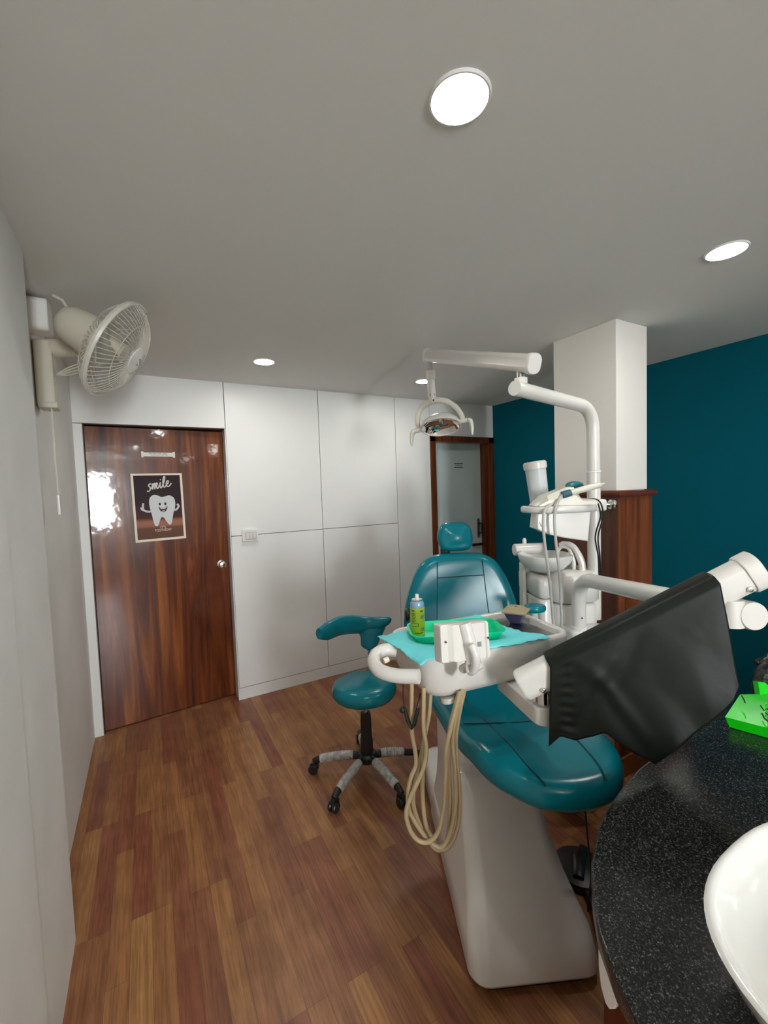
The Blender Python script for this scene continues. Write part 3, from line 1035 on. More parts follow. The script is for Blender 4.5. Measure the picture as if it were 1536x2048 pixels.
MB().tube([ch(0.10, 0.14, 0.60), ch(0.10, 0.215, 0.45), ch(0.12, 0.245, 0.2), ch(0.17, 0.26, 0.03)], 0.0035, 6).build('foot_control_cable', M['black'], chair)

# ================================================================== FOOT CONTROL
fp = thing('foot_control', (1.40, 1.03, 0), 'black foot pedal on the floor between chair base and granite counter', 'foot pedal')
MB().lathe([(0, 0), (0.095, 0), (0.10, 0.008), (0.095, 0.03), (0.06, 0.045), (0, 0.048)], (1.40, 1.03, 0), (0, 0, 1), 28).build('pedal_base', M['black'], fp)
MB().tube([(1.34, 0.99, 0.045), (1.40, 1.03, 0.062), (1.47, 1.06, 0.05)], [0.02, 0.024, 0.018], 10, True, 0.5).build('pedal_plate', M['blackgloss'], fp)
MB().tube(spline([(1.47, 1.0, 0.02), (1.52, 0.96, 0.012), (1.46, 0.90, 0.012), (1.36, 0.90, 0.012)], 6), 0.008, 8).build('pedal_hose', M['black'], fp)
tag(MB().tube(spline([(1.22, 0.80, 0.012), (1.255, 0.85, 0.02), (1.30, 0.90, 0.02), (1.34, 0.955, 0.014)], 5), [0.012] * 15 + [0.012], 10).build('floor_hose', M['black']),
    'black hose lying on the floor at the right of the white chair base', 'hose')

# ================================================================== DENTAL UNIT WITH SPITTOON
unit = thing('spittoon_unit', ch(0.78, 0.45, 0), 'white spittoon cabinet with basin and taps beside the dental chair', 'dental unit')


def ub(mb, s0, s1, v0, v1, z0, z1, r=0.03, rz=0.02):
    mb.loft([brect(s0 + rz * 0.5, s1 - rz * 0.5, v0 + rz * 0.5, v1 - rz * 0.5, z0, r), brect(s0, s1, v0, v1, z0 + rz * 0.5, r), brect(s0, s1, v0, v1, z1 - rz, r),
             brect(s0 + rz * 0.3, s1 - rz * 0.3, v0 + rz * 0.3, v1 - rz * 0.3, z1 - rz * 0.3, r), brect(s0 + rz, s1 - rz, v0 + rz, v1 - rz, z1, max(0.005, r - rz * 0.5))])


m_ = MB()
ub(m_, 0.632, 0.93, 0.385, 0.592, 0.0, 0.98, 0.05, 0.01)
m_.build('cabinet_body', M['white'], unit, smooth=60)
m_ = MB()
ub(m_, 0.625, 0.93, 0.378, 0.600, 0.983, 1.128, 0.05, 0.03)
m_.build('cabinet_top', M['white'], unit, smooth=60)
m_ = MB()
ub(m_, 0.66, 0.93, 0.322, 0.388, 0.20, 1.00, 0.025, 0.01)
m_.build('side_module', M['white'], unit, smooth=60)
m_ = MB()
ub(m_, 0.66, 0.93, 0.320, 0.388, 1.003, 1.105, 0.025, 0.02)
m_.build('side_module_top', M['white'], unit, smooth=60)
mm = MB()
ub(mm, 0.80, 0.85, 0.297, 0.318, 0.30, 1.15, 0.008, 0.006)
mm.build('side_panel', M['white'], unit, smooth=60)
mm = MB()
ub(mm, 0.52, 0.640, 0.40, 0.595, 0.30, 0.893, 0.03, 0.012)
mm.build('front_ledge', M['white'], unit, smooth=60)
bc_ = ch(0.755, 0.388, 0)
MB().lathe([(0.0, 1.112), (0.05, 1.112), (0.085, 1.130), (0.115, 1.160), (0.124, 1.188), (0.124, 1.196), (0.119, 1.198), (0.112, 1.188), (0.095, 1.160), (0.06, 1.140), (0.02, 1.132), (0, 1.132)], (bc_.x, bc_.y, 0), (0, 0, 1), 40).build('spittoon_bowl', M['ceramic'], unit, smooth=50)
fa = MB()
fa.tube(spline([ch(0.70, 0.50, 1.12), ch(0.70, 0.50, 1.17), ch(0.712, 0.485, 1.222), ch(0.73, 0.462, 1.232), ch(0.74, 0.446, 1.215), ch(0.742, 0.442, 1.188)], 5), 0.009, 10)
fa.build('rinse_tap', M['white'], unit)
fa = MB()
fa.tube(spline([ch(0.675, 0.530, 1.12), ch(0.680, 0.525, 1.17), ch(0.695, 0.50, 1.230), ch(0.72, 0.468, 1.248), ch(0.735, 0.452, 1.238)], 5), [0.016] * 8 + [0.014] * 6 + [0.011] * 7, 10)
fa.build('cup_filler_tap', M['white'], unit)
hc = ch(0.88, 0.285, 1.203)
cy = MB()
cy.lathe([(0, 0), (0.026, 0), (0.030, 0.004), (0.030, 0.15), (0.0, 0.15)], hc, V, 24)
holder = cy.build('cup_holder_bar', M['white'], unit)
MB().lathe([(0, 0), (0.010, 0), (0.010, 0.022), (0.006, 0.03), (0, 0.03)], ch(0.88, 0.34, 1.230), (0, 0, 1), 14).build('valve_knob', M['white'], holder)

# ---- assistant's holder clamped on the pole
PX, PY = 1.775, 1.215
pole = MB()
pole.tube([(PX, PY, 0.9), (PX, PY, 1.575)], 0.0285, 24)
pole_o = pole.build('light_pole', M['white'], unit)
MB().lathe([(0.0285, 0), (0.0315, 0.001), (0.0315, 0.009), (0.0285, 0.010)], (PX, PY, 1.572), (0, 0, 1), 24).build('pole_collar', M['lampring'], pole_o)

atr = thing('assistant_tray', (PX, PY, 1.43), 'white half-round shelf clamped to the lamp pole above the spittoon', 'shelf')
AC = at(1118, 1022, 1.84)
AZ = 1.405
AX = RT.copy()
AX.z = 0
AX.normalize()
AY = FW.copy()
AY.z = 0
AY.normalize()


def ap(a, b, z):
    return Vector((AC.x, AC.y, 0)) + AX * a + AY * b + Vector((0, 0, z))


ao = ccw([(p.x, p.y) for p in spline([Vector((a, b, 0)) for a, b in ((-0.155, 0.02), (-0.13, -0.05), (-0.06, -0.085), (0.03, -0.085), (0.11, -0.05), (0.165, 0.0), (0.15, 0.06), (0.05, 0.09), (-0.08, 0.085), (-0.14, 0.06))], 5, True)])
shelf = MB().slab(ao, AZ, AZ + 0.030, 0.010, lambda a, b, h: ap(a, b, h)).build('shelf_tray', M['white'], atr, smooth=50)
MB().slab(inset(ao, 0.018), AZ + 0.029, AZ + 0.031, 0, lambda a, b, h: ap(a, b, h)).build('shelf_mat', M['black'], shelf)
wd = MB()
prof = [(-0.115, 0.0), (-0.07, 0.045), (0.01, 0.078), (0.045, 0.078), (0.075, 0.030), (0.135, 0.022), (0.135, 0.0)]
wd.loft([[ap(a, b0, AZ + 0.031 + h * k) for a, h in prof] for b0, k in ((-0.066, 0.5), (-0.045, 0.95), (0.0, 1.0), (0.05, 0.9))])
wd.build('control_housing', M['offwhite'], atr, smooth=30)
MB().ball(ap(0.082, 0.03, AZ + 0.112), 0.05, 16, (1.1, 0.5, 0.4)).build('teal_handpiece_cover', M['tealplastic'], atr)
hp = MB()
hp.tube([ap(0.02, -0.06, AZ + 0.082), ap(0.09, -0.055, AZ + 0.098), ap(0.15, -0.05, AZ + 0.112), ap(0.158, -0.05, AZ + 0.114), ap(0.172, -0.05, AZ + 0.117)], [0.012, 0.014, 0.013, 0.006, 0.003], 14)
hpo = hp.build('handpiece', M['offwhite'], atr)
MB().tube([ap(-0.012, -0.062, AZ + 0.074), ap(0.024, -0.06, AZ + 0.083)], 0.0155, 14).build('handpiece_collar', M['tealcollar'], hpo)
fl = MB()
fo = [(-0.118, 0.0), (0.112, 0.0), (0.10, -0.125), (0.0, -0.108), (-0.07, -0.09), (-0.125, -0.062)]
fo = ccw(fo)
fl.slab(fo, -0.055, 0.015, 0.006, lambda a, b, h: ap(a, h, AZ + b))
fpan = fl.build('front_panel', M['white'], atr, smooth=40)
em = MB()
for dx in (-0.006, 0.006):
    em.box((0, 0, 0), (0.003, 0.002, 0.022), 0, mtx=Matrix.Translation(ap(-0.098 + dx * 0.8, -0.0555, AZ - 0.045)) @ Matrix.Rotation(math.atan2(AX.y, AX.x), 4, 'Z') @ Matrix.Rotation(dx * 55, 4, 'Y'))
em.build('panel_emblem', M['greyink'], fpan)
MB().box((0, 0, 0), (0.075, 0.075, 0.055), 0.012, mtx=Matrix.Translation((PX + 0.008, PY - 0.002, 1.425)) @ Matrix.Rotation(-0.5, 4, 'Z')).build('pole_clamp', M['white'], atr)
ck = MB()
ck.tube([ (PX + 0.03, PY - 0.02, 1.425), (PX + 0.062, PY - 0.038, 1.425)], 0.012, 12)
ck.lathe([(0, 0), (0.022, 0.001), (0.024, 0.008), (0.016, 0.012), (0.020, 0.018), (0.018, 0.026), (0, 0.028)], (PX + 0.060, PY - 0.037, 1.425), AX, 8)
ck.build('clamp_knob', M['chrome'], atr)
gh = MB()
gh.tube(spline([ap(-0.012, -0.062, AZ + 0.074), ap(-0.04, -0.085, AZ + 0.045), ap(-0.058, -0.095, AZ - 0.01), ap(-0.055, -0.095, AZ - 0.10), ap(-0.04, -0.095, AZ - 0.26), ap(-0.022, -0.07, AZ - 0.50)], 6), 0.0058, 8)
gh.build('suction_hose', M['greyhose'], atr)
gh = MB()
gh.tube(spline([ap(-0.03, -0.05, AZ + 0.05), ap(-0.09, -0.085, AZ + 0.02), ap(-0.105, -0.095, AZ - 0.03), ap(-0.10, -0.095, AZ - 0.12), ap(-0.08, -0.095, AZ - 0.30), ap(-0.056, -0.07, AZ - 0.50)], 6), 0.0058, 8)
gh.build('suction_hose', M['greyhose'], atr)
bw = MB()
for dx in (0.0, 0.012):
    bw.tube(spline([ap(0.10, -0.03, AZ + 0.052), ap(0.15 + dx, -0.02, AZ + 0.045), ap(0.172 + dx, -0.015, AZ - 0.02), ap(0.152 + dx, -0.01, AZ - 0.11), ap(0.165 + dx * 0.6, -0.008, AZ - 0.2), ap(0.172 + dx * 0.6, 0.0, AZ - 0.29)], 6), 0.0035, 6)
bw.build('black_cord', M['black'], atr)

# translucent cup dispenser
dsp = thing('cup_dispenser', ap(-0.035, 0.125, 1.43), 'translucent upright canister with white lid behind the half-round shelf', 'canister')
B0, B1 = ap(-0.030, 0.135, AZ + 0.012), ap(-0.055, 0.135, AZ + 0.225)
axd = (B1 - B0).normalized()
hh = (B1 - B0).length
MB().lathe([(0.0, 0), (0.040, 0), (0.042, 0.006), (0.046, hh - 0.03), (0.043, hh - 0.03), (0.039, 0.008), (0, 0.008)], B0, axd, 28).build('clear_tube', M['clear'], dsp)
MB().lathe([(0.0, 0.01), (0.030, 0.01), (0.034, hh - 0.05), (0, hh - 0.05)], B0, axd, 20).build('cup_stack', M['paper'], dsp)
MB().lathe([(0.0, hh - 0.032), (0.050, hh - 0.032), (0.052, hh - 0.026), (0.052, hh - 0.004), (0.046, hh + 0.004), (0, hh + 0.006)], B0, axd, 28).build('canister_lid', M['white'], dsp)

# ================================================================== OPERATING LIGHT
ol_ = thing('operating_light', (PX, PY, 1.585), 'white dental operating lamp hanging from its jointed overhead arm', 'operating lamp')
TE = Vector((1.20, 1.125, 1.880))
pt = [Vector((PX, PY, 1.583)), Vector((PX, PY, 1.74))]
c0, d0 = Vector((PX, PY, 1.86)), (TE - Vector((PX, PY, 1.865))).normalized()
for k in range(9):
    a = k / 8
    p0, p1, p2 = Vector((PX, PY, 1.74)), Vector((PX, PY, 1.862)), Vector((PX, PY, 1.862)) + d0 * 0.12
    pt.append((1 - a) ** 2 * p0 + 2 * a * (1 - a) * p1 + a * a * p2)
pt.append(TE)
MB().tube(pt[:1] + pt[1:2] + pt[3:], 0.0275, 24).build('swing_tube', M['white'], ol_, smooth=50)
MB().tube([TE + d0 * -0.01, TE + d0 * 0.012], [0.029, 0.027], 24).build('tube_end_cap', M['white'], ol_)
N1 = TE - d0 * 0.03 + Vector((0, 0, 0.0))
MB().tube([N1 + Vector((0, 0, 0.02)), N1 + Vector((0, 0, 0.042))], 0.023, 18).build('pivot_collar', M['white'], ol_)
MB().tube([N1 + Vector((0, 0, 0.04)), N1 + Vector((0, 0, 0.075))], 0.014, 14).build('pivot_pin', M['steel'], ol_)
L0 = N1 + Vector((0, 0, 0.098))
L1 = at(860, 711, 2.30)
ld = (L1 - L0).normalized()
lside = ld.cross(Vector((0, 0, 1))).normalized()
lup = lside.cross(ld)


def arm_rings(p0, p1, w, h, ends):
    d = (p1 - p0).normalized()
    sd = d.cross(Vector((0, 0, 1))).normalized()
    up = sd.cross(d)
    return [[p0 + d * t + sd * a * k + up * b * k for a, b in rrect(w, h, min(w, h) * 0.42, 5)] for t, k in ends], d, sd, up


LL = (L1 - L0).length
rg_, _, _, _ = arm_rings(L0, L1, 0.052, 0.066, [(-0.06, 1), (LL + 0.02, 1)])
MB().loft(rg_).build('spring_arm', M['white'], ol_, smooth=40)
for t0, t1 in ((-0.085, -0.058), (LL + 0.018, LL + 0.045)):
    rg_, _, _, _ = arm_rings(L0, L1, 0.058, 0.074, [(t0, 0.9), (t0 + 0.006, 1.0), (t1 - 0.004, 1.0), (t1, 0.97)])
    MB().loft(rg_).build('arm_end_cap', M['white'], ol_, smooth=40)
for p in (L0 - lup * 0.012, L0 + ld * LL - lup * 0.012):
    MB().lathe([(0, 0), (0.008, 0), (0.009, 0.003), (0.004, 0.005), (0, 0.005)], p + lside * 0.027, lside, 12).build('arm_screw', M['chrome'], ol_)
H0 = L1 + Vector((0, 0, -0.03))
MB().tube([H0, H0 + Vector((0, 0, -0.07))], 0.013, 14).build('lamp_stem', M['chrome'], ol_)
st = MB()
st.tube([H0 + Vector((0, 0, -0.055)), H0 + Vector((0.0, 0, -0.10))], 0.026, 18)
st.tube([H0 + Vector((0, 0, -0.095)), H0 + Vector((0.003, -0.004, -0.19)), H0 + Vector((0.006, -0.008, -0.225))], [0.022, 0.023, 0.018], 16)
hang = st.build('swivel_sleeve', M['white'], ol_)
MB().box((0, 0, 0), (0.026, 0.003, 0.014), 0.001, mtx=Matrix.Translation(H0 + Vector((0.004, -0.002, -0.185)) - AY * 0.0215) @ Matrix.Rotation(math.atan2(AX.y, AX.x), 4, 'Z')).build('maker_plate', M['greyink'], hang)
YL, YR_ = at(838, 860, 2.34), at(927, 842, 2.24)
yc = (YL + YR_) / 2
yh = (YR_ - YL) / 2
ytop = H0 + Vector((0.006, -0.01, -0.215))
yk = MB()
pts = []
for k in range(17):
    a = PI * k / 16
    pts.append(yc - yh * math.cos(a) + (ytop - yc) * math.sin(a) ** 0.8)
yk.tube(pts, [0.014] * 5 + [0.017] * 7 + [0.014] * 5, 12)
yoke = yk.build('yoke', M['offwhite'], ol_)
MB().lathe([(0, 0), (0.006, 0), (0.006, 0.002), (0, 0.002)], ytop - AY * 0.017, -AY, 10).build('yoke_screw', M['black'], yoke)
hdir = yh.normalized()
# lamp head: dish facing down and away towards the headrest, seen along its open rim
hn = (-0.42 * AY - 0.90 * Vector((0, 0, 1)))
hn = (hn - hdir * hn.dot(hdir)).normalized()
hs = hn.cross(hdir).normalized()
hc_ = yc


def head_ring(rx, ry, h, n=36):
    return [hc_ + hdir * rx * math.cos(2 * PI * k / n) + hs * ry * math.sin(2 * PI * k / n) + hn * h for k in range(n)]


hd_ = MB()
hd_.loft([head_ring(0.02, 0.02, -0.052), head_ring(0.07, 0.055, -0.046), head_ring(0.100, 0.080, -0.022), head_ring(0.112, 0.092, 0.004), head_ring(0.112, 0.092, 0.012), head_ring(0.106, 0.086, 0.013), head_ring(0.104, 0.084, 0.006)], True, True, False)
head = hd_.build('lamp_head', M['white'], ol_, smooth=50)
rfm = MB()
rfm.loft([head_ring(0.103, 0.083, 0.006), head_ring(0.09, 0.07, -0.014), head_ring(0.06, 0.045, -0.030), head_ring(0.003, 0.003, -0.036)], True, False, True)
rfm.build('reflector', M['mirror'], head, smooth=60)
MB().tube([hc_ - hn * 0.03, hc_ - hn * 0.004], [0.016, 0.012], 14).build('bulb_shield', M['chrome'], head)
for sgn, e in ((-1, YL), (1, YR_)):
    MB().tube([e - hdir * sgn * 0.035, e + hdir * sgn * 0.022], [0.013, 0.014], 12).build('head_pivot', M['white'], ol_)
    g = e + hdir * sgn * 0.035
    MB().tube(spline([g - hdir * sgn * 0.01 + Vector((0, 0, 0.004)), g + hdir * sgn * 0.004 + Vector((0, 0, -0.012)), g + hdir * sgn * 0.010 + Vector((0, 0, -0.045)), g + hdir * sgn * 0.010 + Vector((0, 0, -0.080))], 4),
              [0.016, 0.018, 0.019, 0.019, 0.018, 0.017, 0.016, 0.015, 0.014, 0.013, 0.011, 0.009, 0.006], 12, True, 0.7).build('grip_handle', M['offwhite'], ol_)

# ================================================================== OPERATOR STOOL
SX_, SY_ = 0.955, 1.985
stool = thing('operator_stool', (SX_, SY_, 0), 'teal vinyl stool on black casters, its star base still wrapped in film', 'stool')
MB().lathe([(0.0, 0.445), (0.135, 0.445), (0.158, 0.452), (0.170, 0.470), (0.171, 0.490), (0.163, 0.510), (0.145, 0.522), (0.11, 0.528), (0.0, 0.530)], (SX_ - 0.01, SY_ - 0.015, 0), (0, 0, 1), 48).build('seat', M['vinyl'], stool, smooth=60)
MB().tube([(SX_, SY_, 0.30), (SX_, SY_, 0.445)], 0.0135, 16).build('gas_piston', M['steel'], stool)
MB().lathe([(0, 0.10), (0.034, 0.10), (0.034, 0.20), (0.030, 0.215), (0.029, 0.30), (0.026, 0.345), (0.0, 0.345)], (SX_, SY_, 0), (0, 0, 1), 24).build('lift_shroud', M['black'], stool)
MB().lathe([(0, 0.085), (0.05, 0.085), (0.055, 0.095), (0.055, 0.12), (0.045, 0.13), (0, 0.13)], (SX_, SY_, 0), (0, 0, 1), 20).build('base_hub', M['black'], stool)
for ang in (210, 145, 277, 343, 72):
    dv = Vector((math.cos(math.radians(ang)), math.sin(math.radians(ang)), 0))
    c = Vector((SX_, SY_, 0))
    lg = MB().tube([c + dv * 0.04 + Vector((0, 0, 0.108)), c + dv * 0.16 + Vector((0, 0, 0.100)), c + dv * 0.27 + Vector((0, 0, 0.078)), c + dv * 0.295 + Vector((0, 0, 0.066))], [0.020, 0.018, 0.017, 0.015], 14).build('base_leg', M['black'], stool)
    e1 = 0.255 if ang in (210, 145, 277) else 0.20
    wp = MB()
    n = 26
    pts, rr = [], []
    for k in range(n + 1):
        t = k / n
        d = 0.075 + (e1 - 0.075) * t
        z = 0.108 - 0.03 * max(0, (d - 0.10) / 0.17) ** 1.3
        pts.append(c + dv * d + Vector((0, 0, z)))
        rr.append(0.0225 + 0.0022 * math.sin(k * 2.4) + random.uniform(-0.001, 0.001))
    wp.tube(pts, rr, 14)
    wp.build('film_wrap', M['wrap'], lg, smooth=60)
    cs = MB()
    wv = Vector((-dv.y, dv.x, 0))
    cc = c + dv * 0.297
    for sgn in (-1, 1):
        cs.lathe([(0, -0.009), (0.022, -0.009), (0.026, -0.005), (0.026, 0.005), (0.022, 0.009), (0, 0.009)], cc + wv * sgn * 0.013 + Vector((0, 0, 0.0262)), wv, 20)
    cs.loft([[cc + dv * a + wv * s_ * 0.012 + Vector((0, 0, b)) for a, b in ((0.02, 0.034), (0.014, 0.055), (-0.006, 0.066), (-0.028, 0.055), (-0.030, 0.036), (0.0, 0.03))] for s_ in (-1, 1)])
    cs.build('caster', M['blackgloss'], lg, smooth=40)
# wrap-around arm support
w0 = [at(638, 1268, 2.22), at(655, 1262, 2.28), at(678, 1252, 2.36), at(705, 1249, 2.42), at(735, 1250, 2.45), at(760, 1246, 2.44), at(776, 1242, 2.42), at(781, 1240, 2.41)]
wp_ = spline(w0, 5)
hv = [0.030, 0.050, 0.054, 0.054, 0.050, 0.036, 0.024, 0.008]
dp = [0.022, 0.034, 0.036, 0.036, 0.034, 0.030, 0.022, 0.010]
rings = []
for i, p in enumerate(wp_):
    t = i / (len(wp_) - 1) * (len(hv) - 1)
    k = min(len(hv) - 2, int(t))
    q = t - k
    h_, d_ = hv[k] * (1 - q) + hv[k + 1] * q, dp[k] * (1 - q) + dp[k + 1] * q
    tn = (wp_[min(i + 1, len(wp_) - 1)] - wp_[max(i - 1, 0)])
    tn.z = 0
    tn.normalize()
    sd = tn.cross(Vector((0, 0, 1)))
    rings.append([p + sd * d_ * math.cos(2 * PI * j / 18) + Vector((0, 0, h_ * math.sin(2 * PI * j / 18))) for j in range(18)])
wr_ = MB().loft(rings)
lob = [at(742, 1255, 2.445), at(742, 1272, 2.44), at(739, 1288, 2.435), at(738, 1297, 2.435)]
rings = []
for p, a in zip(spline(lob, 4), [0.085, 0.08, 0.074, 0.068, 0.062, 0.058, 0.054, 0.052, 0.050, 0.046, 0.040, 0.028, 0.012]):
    rings.append([p + AX * a * math.cos(2 * PI * j / 18) + AY * 0.028 * math.sin(2 * PI * j / 18) for j in range(18)])
wr_.loft(rings)
wrap_o = wr_.build('arm_support', M['vinyl'], stool, smooth=60)
pb = at(738, 1292, 2.46)
MB().tube([pb, Vector((pb.x, pb.y, 0.52)), Vector((pb.x - 0.03, pb.y - 0.06, 0.442)), (SX_, SY_, 0.436)], 0.009, 10).build('support_bar', M['steel'], wrap_o)

# ================================================================== INSTRUMENT TABLE ON ITS ARM
TA = math.radians(-8)
T1 = Vector((math.cos(TA), math.sin(TA), 0))
T2 = Vector((-math.sin(TA), math.cos(TA), 0))
TW, TD = 0.525, 0.300
TC = Vector((1.153, 0.853, 0)) - T1 * TW / 2 + T2 * TD / 2


def tp(a, b, z):
    return TC + T1 * a + T2 * b + Vector((0, 0, z))


itab = thing('instrument_table', tp(0, 0, 0.93), 'white instrument table with curved handle in front of the dental chair', 'instrument table')
tb = MB()


def trr(d, r, z):
    return [tp(a, b, z) for a, b in rrect(TW - 2 * d, TD - 2 * d, r, 6)]


tb.loft([trr(0.060, 0.03, 0.930), trr(0.040, 0.045, 0.932), trr(0.026, 0.055, 0.940), trr(0.014, 0.06, 0.960), trr(0.004, 0.06, 1.01), trr(0.0, 0.06, 1.050), trr(0.003, 0.058, 1.058), trr(0.010, 0.052, 1.062),
         trr(0.018, 0.045, 1.060), trr(0.023, 0.040, 1.052), trr(0.026, 0.037, 1.041), trr(0.030, 0.033, 1.040)])
table = tb.build('table_body', M['white'], itab, smooth=50)
MB().loft([trr(0.031, 0.032, 1.0395), trr(0.031, 0.032, 1.0425), trr(0.034, 0.030, 1.043)]).build('steel_insert', M['steel'], table)
hnd = MB()
hnd.tube(spline([at(792, 1302, 1.275), at(770, 1300, 1.272), at(753, 1309, 1.255), at(748, 1325, 1.225), at(760, 1341, 1.19), at(790, 1351, 1.16), at(838, 1353, 1.135)], 6), 0.0195, 16)
handle = hnd.build('handle', M['white'], itab)
MB().tube([at(768, 1322, 1.20), at(777, 1318, 1.205)], 0.008, 10).build('handle_button', M['cream'], handle)
# control box on the front edge
CBM = Matrix.Translation(at(927, 1282, 1.075)) @ Matrix((T1, T2, Vector((0, 0, 1)))).transposed().to_4x4() @ Matrix.Rotation(math.radians(4), 4, 'Y') @ Matrix.Rotation(math.radians(-10), 4, 'X')
cb = MB()
cb.loft([[Vector((a, y, b)) for a, b in rrect(w_, h_, 0.006, 3)] for y, w_, h_ in ((0.024, 0.138, 0.088), (0.022, 0.144, 0.094), (-0.004, 0.144, 0.094), (-0.010, 0.140, 0.090))], mtx=CBM)
cb.loft([[Vector((a, y, b)) for a, b in rrect(w_, 0.088, 0.004, 3, cx=0.006)] for y, w_ in ((-0.009, 0.118), (-0.019, 0.092))], mtx=CBM)
cbo = cb.build('control_box', M['white'], itab, smooth=25)
MB().tube(spline([CBM @ Vector(p) for p in ((-0.006, -0.017, 0.046), (0.0, -0.019, 0.02), (0.006, -0.020, -0.01), (0.009, -0.017, -0.05))], 5), 0.017, 14, True, 1.0).build('box_rib', M['white'], cbo, smooth=60)
for x_ in (-0.058, 0.066):
    MB().lathe([(0, 0), (0.0028, 0), (0.0028, 0.001), (0, 0.001)], CBM @ Vector((x_, -0.0125, 0.004)), (CBM.to_3x3() @ Vector((0, -1, 0))), 10).build('screw_hole', M['black'], cbo)
MB().box((0.034, -0.0195, -0.008), (0.011, 0.001, 0.012), 0, mtx=CBM).build('tiny_label', M['greyink'], cbo)
sa = MB()
sa.tube(spline([at(942, 1290, 1.035), at(948, 1302, 1.030), at(952, 1320, 1.03), at(948, 1338, 1.045), at(940, 1344, 1.06)], 6), [0.008] + [0.0105] * 23 + [0.010], 14)
sa.build('box_support_arm', M['white'], itab)
kb = MB()
kb.tube([at(926, 1338, 1.085), at(938, 1330, 1.06), at(940, 1344, 1.055)], [0.012, 0.014, 0.010], 12)
kb.tube([at(950, 1334, 1.065), at(958, 1330, 1.08)], 0.012, 12)
kb.loft([[at(x_, y_, d_) for x_, y_ in ((919, 1338), (934, 1333), (936, 1348), (924, 1361), (919, 1360))] for d_ in (1.10, 1.135)])
kb.build('support_knuckle', M['white'], itab, smooth=40)
# hoses under the table
HP = [
    [(848, 1388, 1.20), (847, 1450, 1.20), (853, 1500, 1.20), (846, 1540, 1.19), (828, 1580, 1.18), (813, 1620, 1.17), (818, 1655, 1.165), (835, 1680, 1.165), (857, 1684, 1.165), (876, 1664, 1.17), (886, 1625, 1.175), (891, 1560, 1.18), (893, 1500, 1.18), (903, 1450, 1.18), (921, 1398, 1.185)],
    [(824, 1380, 1.22), (823, 1430, 1.22), (824, 1465, 1.22), (830, 1500, 1.215), (832, 1530, 1.21), (822, 1555, 1.20), (816, 1590, 1.19), (820, 1625, 1.185), (846, 1668, 1.18), (868, 1690, 1.18), (886, 1692, 1.18), (902, 1660, 1.185), (912, 1600, 1.19), (909, 1530, 1.19), (905, 1480, 1.19), (912, 1430, 1.19), (926, 1394, 1.195)],
    [(862, 1390, 1.22), (858, 1430, 1.22), (848, 1485, 1.22), (845, 1560, 1.21), (846, 1610, 1.205), (853, 1655, 1.20), (868, 1680, 1.20), (884, 1698, 1.20), (900, 1690, 1.20), (915, 1655, 1.20), (920, 1600, 1.20), (916, 1540, 1.20), (912, 1480, 1.20), (918, 1430, 1.20), (929, 1394, 1.205)],
    [(858, 1392, 1.235), (850, 1470, 1.23), (835, 1545, 1.22), (826, 1600, 1.21), (838, 1645, 1.21), (862, 1688, 1.21), (880, 1700, 1.21), (894, 1680, 1.21), (900, 1620, 1.205), (898, 1550, 1.20), (896, 1500, 1.195), (901, 1450, 1.195), (918, 1400, 1.20)]]
for pth in HP:
    q = [at(*p) for p in pth]
    q[0], q[-1] = q[0] + Vector((0, 0, 0.02)), q[-1] + Vector((0, 0, 0.02))
    MB().tube(spline(q, 6), 0.0062, 10).build('instrument_hose', M['hose'], itab, smooth=60)
hk = MB()
hk.tube(spline([at(806, 1368, 1.21), at(807, 1400, 1.21), at(810, 1418, 1.21)], 4), 0.0022, 8)
hk.tube([at(809, 1416, 1.21), at(816, 1442, 1.205), at(823, 1456, 1.20), at(829, 1448, 1.20), at(836, 1416, 1.205)], [0.0055, 0.006, 0.007, 0.006, 0.0055], 10)
hk.tube(spline([at(835, 1417, 1.205), at(838, 1400, 1.21), at(841, 1386, 1.21)], 4), 0.0026, 8)
hk.ball(at(805, 1420, 1.21), 0.009, 10)
hk.build('black_cable_loop', M['black'], itab)
MB().tube([at(895, 1392, 1.22), at(897, 1402, 1.22)], 0.022, 14).build('hose_gland', M['white'], itab)
# post, swan-neck tube
PB = at(1158, 1257, 1.85)
TEND = at(1507, 1232, 0.965)
nk = [PB, PB + Vector((0, 0, 0.10))]
NP = Vector((PB.x, PB.y, 1.115))
hdv = (TEND - NP).normalized()
for k in range(1, 9):
    a = k / 8
    p0, p1, p2 = PB + Vector((0, 0, 0.12)), NP, NP + hdv * 0.12
    nk.append((1 - a) ** 2 * p0 + 2 * a * (1 - a) * p1 + a * a * p2)
nk.append(TEND)
nko = MB().tube(nk, [0.029] * (len(nk) - 1) + [0.030], 24).build('swan_neck_tube', M['white'], itab, smooth=60)
MB().lathe([(0, 0), (0.034, 0), (0.034, 0.012), (0.029, 0.014)], (PB.x, PB.y, 0.893), (0, 0, 1), 24).build('tube_flange', M['white'], nko)
MB().lathe([(0, 0), (0.004, 0), (0.004, 0.001), (0, 0.001)], PB + Vector((0, 0, 0.055)) - AY * 0.0288 - AX * 0.0, -AY, 10).build('grub_screw', M['black'], nko)
MB().tube([TEND - hdv * 0.045, TEND - hdv * 0.005, TEND + hdv * 0.004], [0.033, 0.0335, 0.031], 24).build('tube_end_collar', M['white'], itab, smooth=40)
